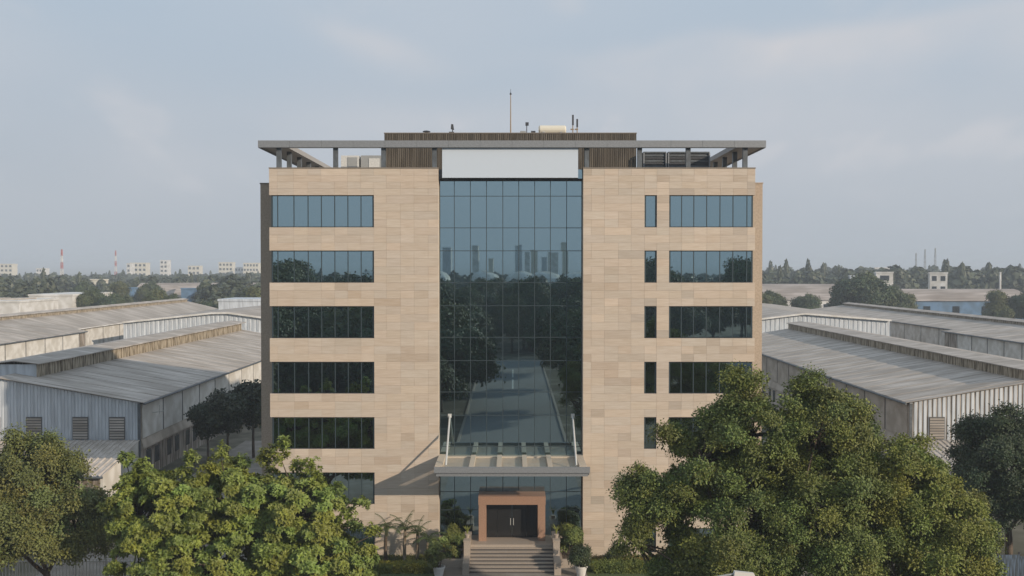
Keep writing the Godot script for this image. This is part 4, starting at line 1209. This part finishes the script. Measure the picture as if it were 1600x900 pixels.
	for k in 3:
		var lobes: Array = [
			[[Vector3(0, 7.0, 0), Vector3(3.0, 2.8, 3.0)], [Vector3(2.0, 5.2, 0.8), Vector3(2.4, 2.0, 2.4)], [Vector3(-2.0, 5.4, -0.7), Vector3(2.5, 2.2, 2.4)], [Vector3(0.2, 4.6, 2.0), Vector3(2.2, 1.8, 2.0)]],
			[[Vector3(0.4, 6.4, 0), Vector3(3.9, 2.6, 3.7)], [Vector3(-2.4, 4.9, 1.0), Vector3(2.4, 1.8, 2.3)], [Vector3(2.6, 4.6, -1.0), Vector3(2.5, 1.9, 2.4)]],
			[[Vector3(0, 7.6, 0), Vector3(2.3, 2.6, 2.3)], [Vector3(0.5, 5.2, 0.4), Vector3(3.0, 2.0, 2.8)], [Vector3(-0.9, 4.4, -1.0), Vector3(2.6, 1.8, 2.6)]]][k]
		var tone: Color = [Color(0.062, 0.082, 0.026), Color(0.05, 0.074, 0.026), Color(0.078, 0.09, 0.026)][k]
		kinds.append(make_tree("avenue_tree", "tall leafy tree mirrored in the dark office glass", Vector3([-10.5, 11.0, -11.5][k], 0, [44.0, 46.0, 55.0][k]), tuft, lobes, 75, 24, 1.05, tone, "avenue trees mirrored in the glass", 0.26))
	kinds[1].scale = Vector3.ONE * 1.1
	# the middle distance in view
	var mid := [
		[1, 104.0, -239.0, 1.8, "big round dark tree between the right shed ridge and the pale roofs"], [0, 113.0, -240.0, 1.3, "lower green tree leaning against the big round tree's right side"], [2, 119.0, -242.0, 1.05, "small tree at the left end of the blue wall"],
		[1, 87.0, -238.0, 1.15, "small round tree left of the big round tree at right"], [0, 77.5, -240.0, 1.15, "green tree touching the right edge of the office"], [2, 73.0, -236.0, 1.1, "bushy tree half hidden by the office's right edge"],
		[2, 145.0, -240.0, 1.15, "thin tree before the right end of the blue wall"], [1, 154.0, -239.0, 1.25, "dark tree at the right picture edge above the outer shed"],
		[0, -128.0, -246.0, 1.2, "leafy tree right of the plain white box at left"], [1, -120.0, -240.0, 1.15, "broad tree behind the left shed ridge, second from the white box"], [2, -110.0, -250.0, 1.15, "tree behind the left shed ridge, third from the white box"], [0, -103.0, -244.0, 1.05, "tree at the end of the left tree row near the beige shed"],
		[1, -90.0, -236.0, 0.95, "low round tree below the blue cabin at left"], [0, -82.0, -232.0, 1.0, "tree right of the blue cabin behind the left hall"], [2, -76.0, -236.0, 1.25, "taller dark tree beside the pale box near the office"], [1, -72.0, -228.0, 0.9, "low tree in front of the pale box near the office"],
		[1, -175.0, -310.0, 1.3, "tree behind the white buildings at far left, first from the edge"], [0, -160.0, -318.0, 1.3, "tree behind the white buildings at far left, second from the edge"], [2, -150.0, -325.0, 1.3, "tree behind the plain white box at left"], [0, -140.0, -330.0, 1.3, "dark tree rising left of the pale lattice mast"]]
	for m in mid:
		copy_tree(kinds[m[0]], m[4], Vector3(m[1], 0, m[2]), rng.randf() * TAU, m[3], "trees behind the sheds")
	# the avenue and the groves beyond the camera
	var label := "tall leafy tree mirrored in the dark office glass"
	for s in [-1.0, 1.0]:
		for k in (8 if s < 0 else 3):
			var z := 64.0 + k * 8.8 + rng.randf_range(-2.5, 2.5) if s < 0 else 68.0 + k * 27.0
			copy_tree(kinds[rng.randi() % 3], label, Vector3(s * (9.9 + rng.randf_range(-0.6, 1.2)), 0, z), rng.randf() * TAU, rng.randf_range(1.05, 1.4), "avenue trees mirrored in the glass")
		for k in (58 if s < 0 else 52):
			var z := rng.randf_range(72, 235) if s < 0 else rng.randf_range(60, 235)
			var x: float = s * (rng.randf_range(19, 105) if s < 0 or z > 150 else rng.randf_range(52, 125))
			copy_tree(kinds[rng.randi() % 3], label, Vector3(x, 0, z), rng.randf() * TAU, rng.randf_range(1.25, 2.05), "avenue trees mirrored in the glass")
	for k in 34:   # groves beside the forecourt, just outside the picture
		var s := -1.0 if k < 24 else 1.0
		var z := rng.randf_range(24, 72)
		var x := s * (maxf(30.0, (66.1 - z) * 0.5 + 8.0) + rng.randf() * 34.0 + (6.0 if s > 0 else 0.0))
		copy_tree(kinds[rng.randi() % 3], label, Vector3(x, 0, z), rng.randf() * TAU, rng.randf_range(0.95, 1.4), "avenue trees mirrored in the glass")
	for k in 30:   # a dense stand left of the avenue
		copy_tree(kinds[rng.randi() % 3], label, Vector3(-18.5 - (k % 6) * 5.6 + rng.randf_range(-1.5, 1.5), 0, 64.0 + (k / 6) * 11.0 + rng.randf_range(-3, 3)), rng.randf() * TAU, rng.randf_range(1.0, 1.35), "avenue trees mirrored in the glass")
	for k in 26:
		copy_tree(kinds[rng.randi() % 3], label, Vector3(rng.randf_range(-19, 19), 0, rng.randf_range(152, 250)), rng.randf() * TAU, rng.randf_range(1.2, 1.6), "avenue trees mirrored in the glass")
	# the far woods all round, one mass
	var places := []
	var tints := []
	for i in 4200:
		var front := i < 3300
		var d := rng.randf_range(360, 1050) if front else rng.randf_range(300, 760)
		if front and rng.randf() < 0.25: d = rng.randf_range(330, 480)
		var u := rng.randf_range(0.19, 0.56) * (1 if rng.randf() < 0.5 else -1) if front else rng.randf_range(-0.4, 0.4)
		var x := u * d
		var z := 66.1 - d if front else d
		if front and d < 470 and ((u < -0.3 and u > -0.45) or (u > 0.2)): continue      # room for the far sheds and houses
		var size := rng.randf_range(0.8, 1.35)
		var tall := rng.randf_range(0.95, 1.3) if rng.randf() < 0.95 else rng.randf_range(1.4, 1.55)
		var wide := rng.randf_range(1.0, 1.6) if tall < 1.4 else rng.randf_range(0.4, 0.6)
		if front: size *= lerpf(0.9, 1.2, smoothstep(-0.5, 0.5, u))
		var b := Basis(Vector3.UP, rng.randf() * TAU).scaled(Vector3(size * wide, size * tall, size * wide))
		places.append(Transform3D(b, Vector3(x, 0, z)))
		var f := rng.randf_range(0.7, 1.2)
		tints.append(Color(0.055 * f, 0.066 * f, 0.03 * f))
	var wood := MultiMeshInstance3D.new()
	wood.name = "far_woods"
	wood.multimesh = scatter(far_tree_mesh(), places, tints)
	wood.material_override = mats.leaf
	add_child(wood)
	tag(wood, "hazy belt of distant trees along the whole horizon", "woods", "", "stuff")

# ---------------------------------------------------------------- small things before the front
func make_front_things() -> void:
	var small := spray(14, 0.32, 0.17, 0.06)
	var rosette := whorl(8, 0.3, 0.06)
	hedge("clipped yellow green hedge before the lower left wall", Vector3(-9.2, 0, 2.7), Vector3(-5.0, 0.55, 3.6), 2600, Color(0.15, 0.18, 0.03), Color(0.36, 0.30, 0.03), small)
	hedge("clipped green hedge before the lower right wall", Vector3(4.95, 0, 2.6), Vector3(9.5, 0.6, 3.6), 2600, Color(0.10, 0.14, 0.028), Color(0.2, 0.22, 0.04), small)
	hedge("low flowering border close to the right wall", Vector3(5.1, 0, 0.9), Vector3(9.5, 0.4, 1.5), 1500, Color(0.12, 0.13, 0.03), Color(0.26, 0.16, 0.03), small)
	hedge("low green border close to the left wall", Vector3(-8.8, 0, 0.9), Vector3(-5.6, 0.38, 1.6), 1200, Color(0.075, 0.1, 0.02), Color(0.2, 0.19, 0.03), small)
	shrub("bush", "bright green bush in the left planter beside the steps", Vector3(-3.62, 0.42, 1.2), Vector3(0.62, 0.95, 0.9), 34, 30, Color(0.14, 0.16, 0.03), small, "bushes in the planters")
	shrub("bush", "bright green bush in the right planter beside the steps", Vector3(3.75, 0.42, 1.1), Vector3(0.82, 0.9, 0.9), 40, 30, Color(0.12, 0.15, 0.03), small, "bushes in the planters")
	for q in [[-4.45, 4.2, "left", Color(0.16, 0.18, 0.04), 0.9], [4.2, 4.1, "right", Color(0.04, 0.06, 0.02), 0.72]]:
		var t := thing("plant_pot", "white tapered pot at the foot of the %s planter" % q[2], "plant pot", Vector3(q[0], 0.0, q[1]), "white pots by the steps")
		piece("pot", lathe([Vector2(0, 0.0), Vector2(0.24, 0.0), Vector2(0.36, 0.55), Vector2(0.4, 0.55), Vector2(0.4, 0.64), Vector2(0.33, 0.64), Vector2(0.31, 0.5), Vector2(0, 0.5)], 20), mats.white_paint, t)
		shrub("potted_shrub", "%s shrub growing in the white pot %s of the steps" % ["yellow green" if q[2] == "left" else "dark green", q[2]], Vector3(q[0], 0.5, q[1]), Vector3(0.62, q[4], 0.6), 26, 22, q[3], rosette if q[2] == "left" else small, "shrubs in the white pots")
	for q in [[-2.83, "left"], [2.8, "right"]]:
		var t := thing("spiky_plant", "small spiky plant standing on the %s cheek wall of the steps" % q[1], "plant", Vector3(q[0], 1.69, 1.6), "spiky plants on the cheek walls")
		piece("pot", lathe([Vector2(0, 0), Vector2(0.12, 0), Vector2(0.16, 0.22), Vector2(0, 0.22)], 12), mats.granite, t)
		var st := tool()
		for k in 12:
			var a := TAU * k / 12.0
			leaf_blade(st, Vector3(0, 0.2, 0), Vector3(cos(a) * 0.45, 1.0, sin(a) * 0.45).normalized(), Vector3(-cos(a), 0.2, -sin(a)), rng.randf_range(0.5, 0.8), 0.04)
		var m := StandardMaterial3D.new()
		m.albedo_color = lin(0.2, 0.22, 0.05)
		m.roughness = 0.5
		piece("leaves", st.commit(), m, t)
	palm("slender palm with a straight pale trunk left of the entrance", Vector3(-6.75, 0, 2.1), 2.35, 11, 1.45, Color(0.055, 0.075, 0.025), "bark_pale", "small palms before the left wall")
	palm("small palm with arching fronds next to the left planter", Vector3(-5.35, 0, 1.9), 1.7, 10, 1.3, Color(0.05, 0.07, 0.022), "bark_pale", "small palms before the left wall")
	palm("palm with a white trunk between the two other palms", Vector3(-6.05, 0, 1.4), 1.9, 9, 1.25, Color(0.045, 0.065, 0.022), "bark_pale", "small palms before the left wall")
	palm("leftmost small palm beside the yellow green tree", Vector3(-7.95, 0, 1.7), 2.4, 10, 1.2, Color(0.07, 0.09, 0.025), "bark", "small palms before the left wall")
	shrub("sapling", "thin sapling before the lower right wall", Vector3(6.4, 0, 1.9), Vector3(0.42, 0.75, 0.4), 12, 14, Color(0.045, 0.06, 0.02), small, "", "sapling")
	# white bar fence at the left, blue sheets at the right
	var f := thing("bar_fence", "white metal bar fence below the tree at the left picture edge", "fence", Vector3(-26.5, 0, 6.5))
	for k in 8:
		box_part("post", Vector3(-6.05 + k * 1.75, 0, -0.05), Vector3(-5.95 + k * 1.75, 2.0 if k != 5 else 2.6, 0.05), mats.white_paint, f)
	for y in [0.25, 1.55]:
		box_part("rail", Vector3(-6, y, -0.025), Vector3(6.3, y + 0.06, 0.025), mats.white_paint, f)
	for k in 62:
		box_part("bar", Vector3(-5.88 + k * 0.197, 0.1, 0.027), Vector3(-5.84 + k * 0.197, 1.75, 0.067), mats.white_paint, f)
	f = thing("sheet_fence", "blue sheet fence under the dark tree at bottom right", "fence", Vector3(30.6, 0, 5.5))
	for k in 5:
		box_part("sheet", Vector3(-3.0 + k * 1.3, 0.05, 0), Vector3(-1.72 + k * 1.3, 1.6 + 0.1 * (k % 2), 0.04), mats.fence_blue, f)
		box_part("post", Vector3(-3.06 + k * 1.3, 0, -0.08), Vector3(-2.96 + k * 1.3, 1.85, -0.002), mats.dark_metal, f)
	# street lamp whose head just reaches into the picture
	var l := thing("street_lamp", "pale street lamp head rising in front of the tallest tree", "street lamp", Vector3(6.9, 0, 30))
	var st := tool()
	bar(st, Vector3.ZERO, Vector3(0, 7.75, 0), 0.09, 0.055, 10)
	piece("pole", st.commit(), mats.machine_grey, l)
	st = tool()
	limb(st, Vector3(0, 7.7, 0), Vector3(0.95, 7.88, 0), 0.045, 0.035, 4)
	piece("arm", st.commit(), mats.machine_grey, l)
	st = tool()
	hexa(st, [Vector3(0.95, 7.83, 0.13), Vector3(1.72, 7.8, 0.1), Vector3(1.72, 7.8, -0.1), Vector3(0.95, 7.83, -0.13), Vector3(0.98, 7.99, 0.1), Vector3(1.66, 7.93, 0.06), Vector3(1.66, 7.93, -0.06), Vector3(0.98, 7.99, -0.1)])
	piece("lamp_head", st.commit(), mats.white_paint, l)
	# a cable and the edge of a parapet wall in the lane
	var k2 := thing("lane_wall", "low pale wall across the lane beside the left shed", "wall", Vector3(-28.5, 0, -12.0))
	box_part("wall", Vector3(-2.0, 0, -0.15), Vector3(2.2, 1.5, 0.15), mats.wall_panel, k2)
	box_part("coping", Vector3(-2.05, 1.502, -0.2), Vector3(2.25, 1.6, 0.2), mats.granite, k2)
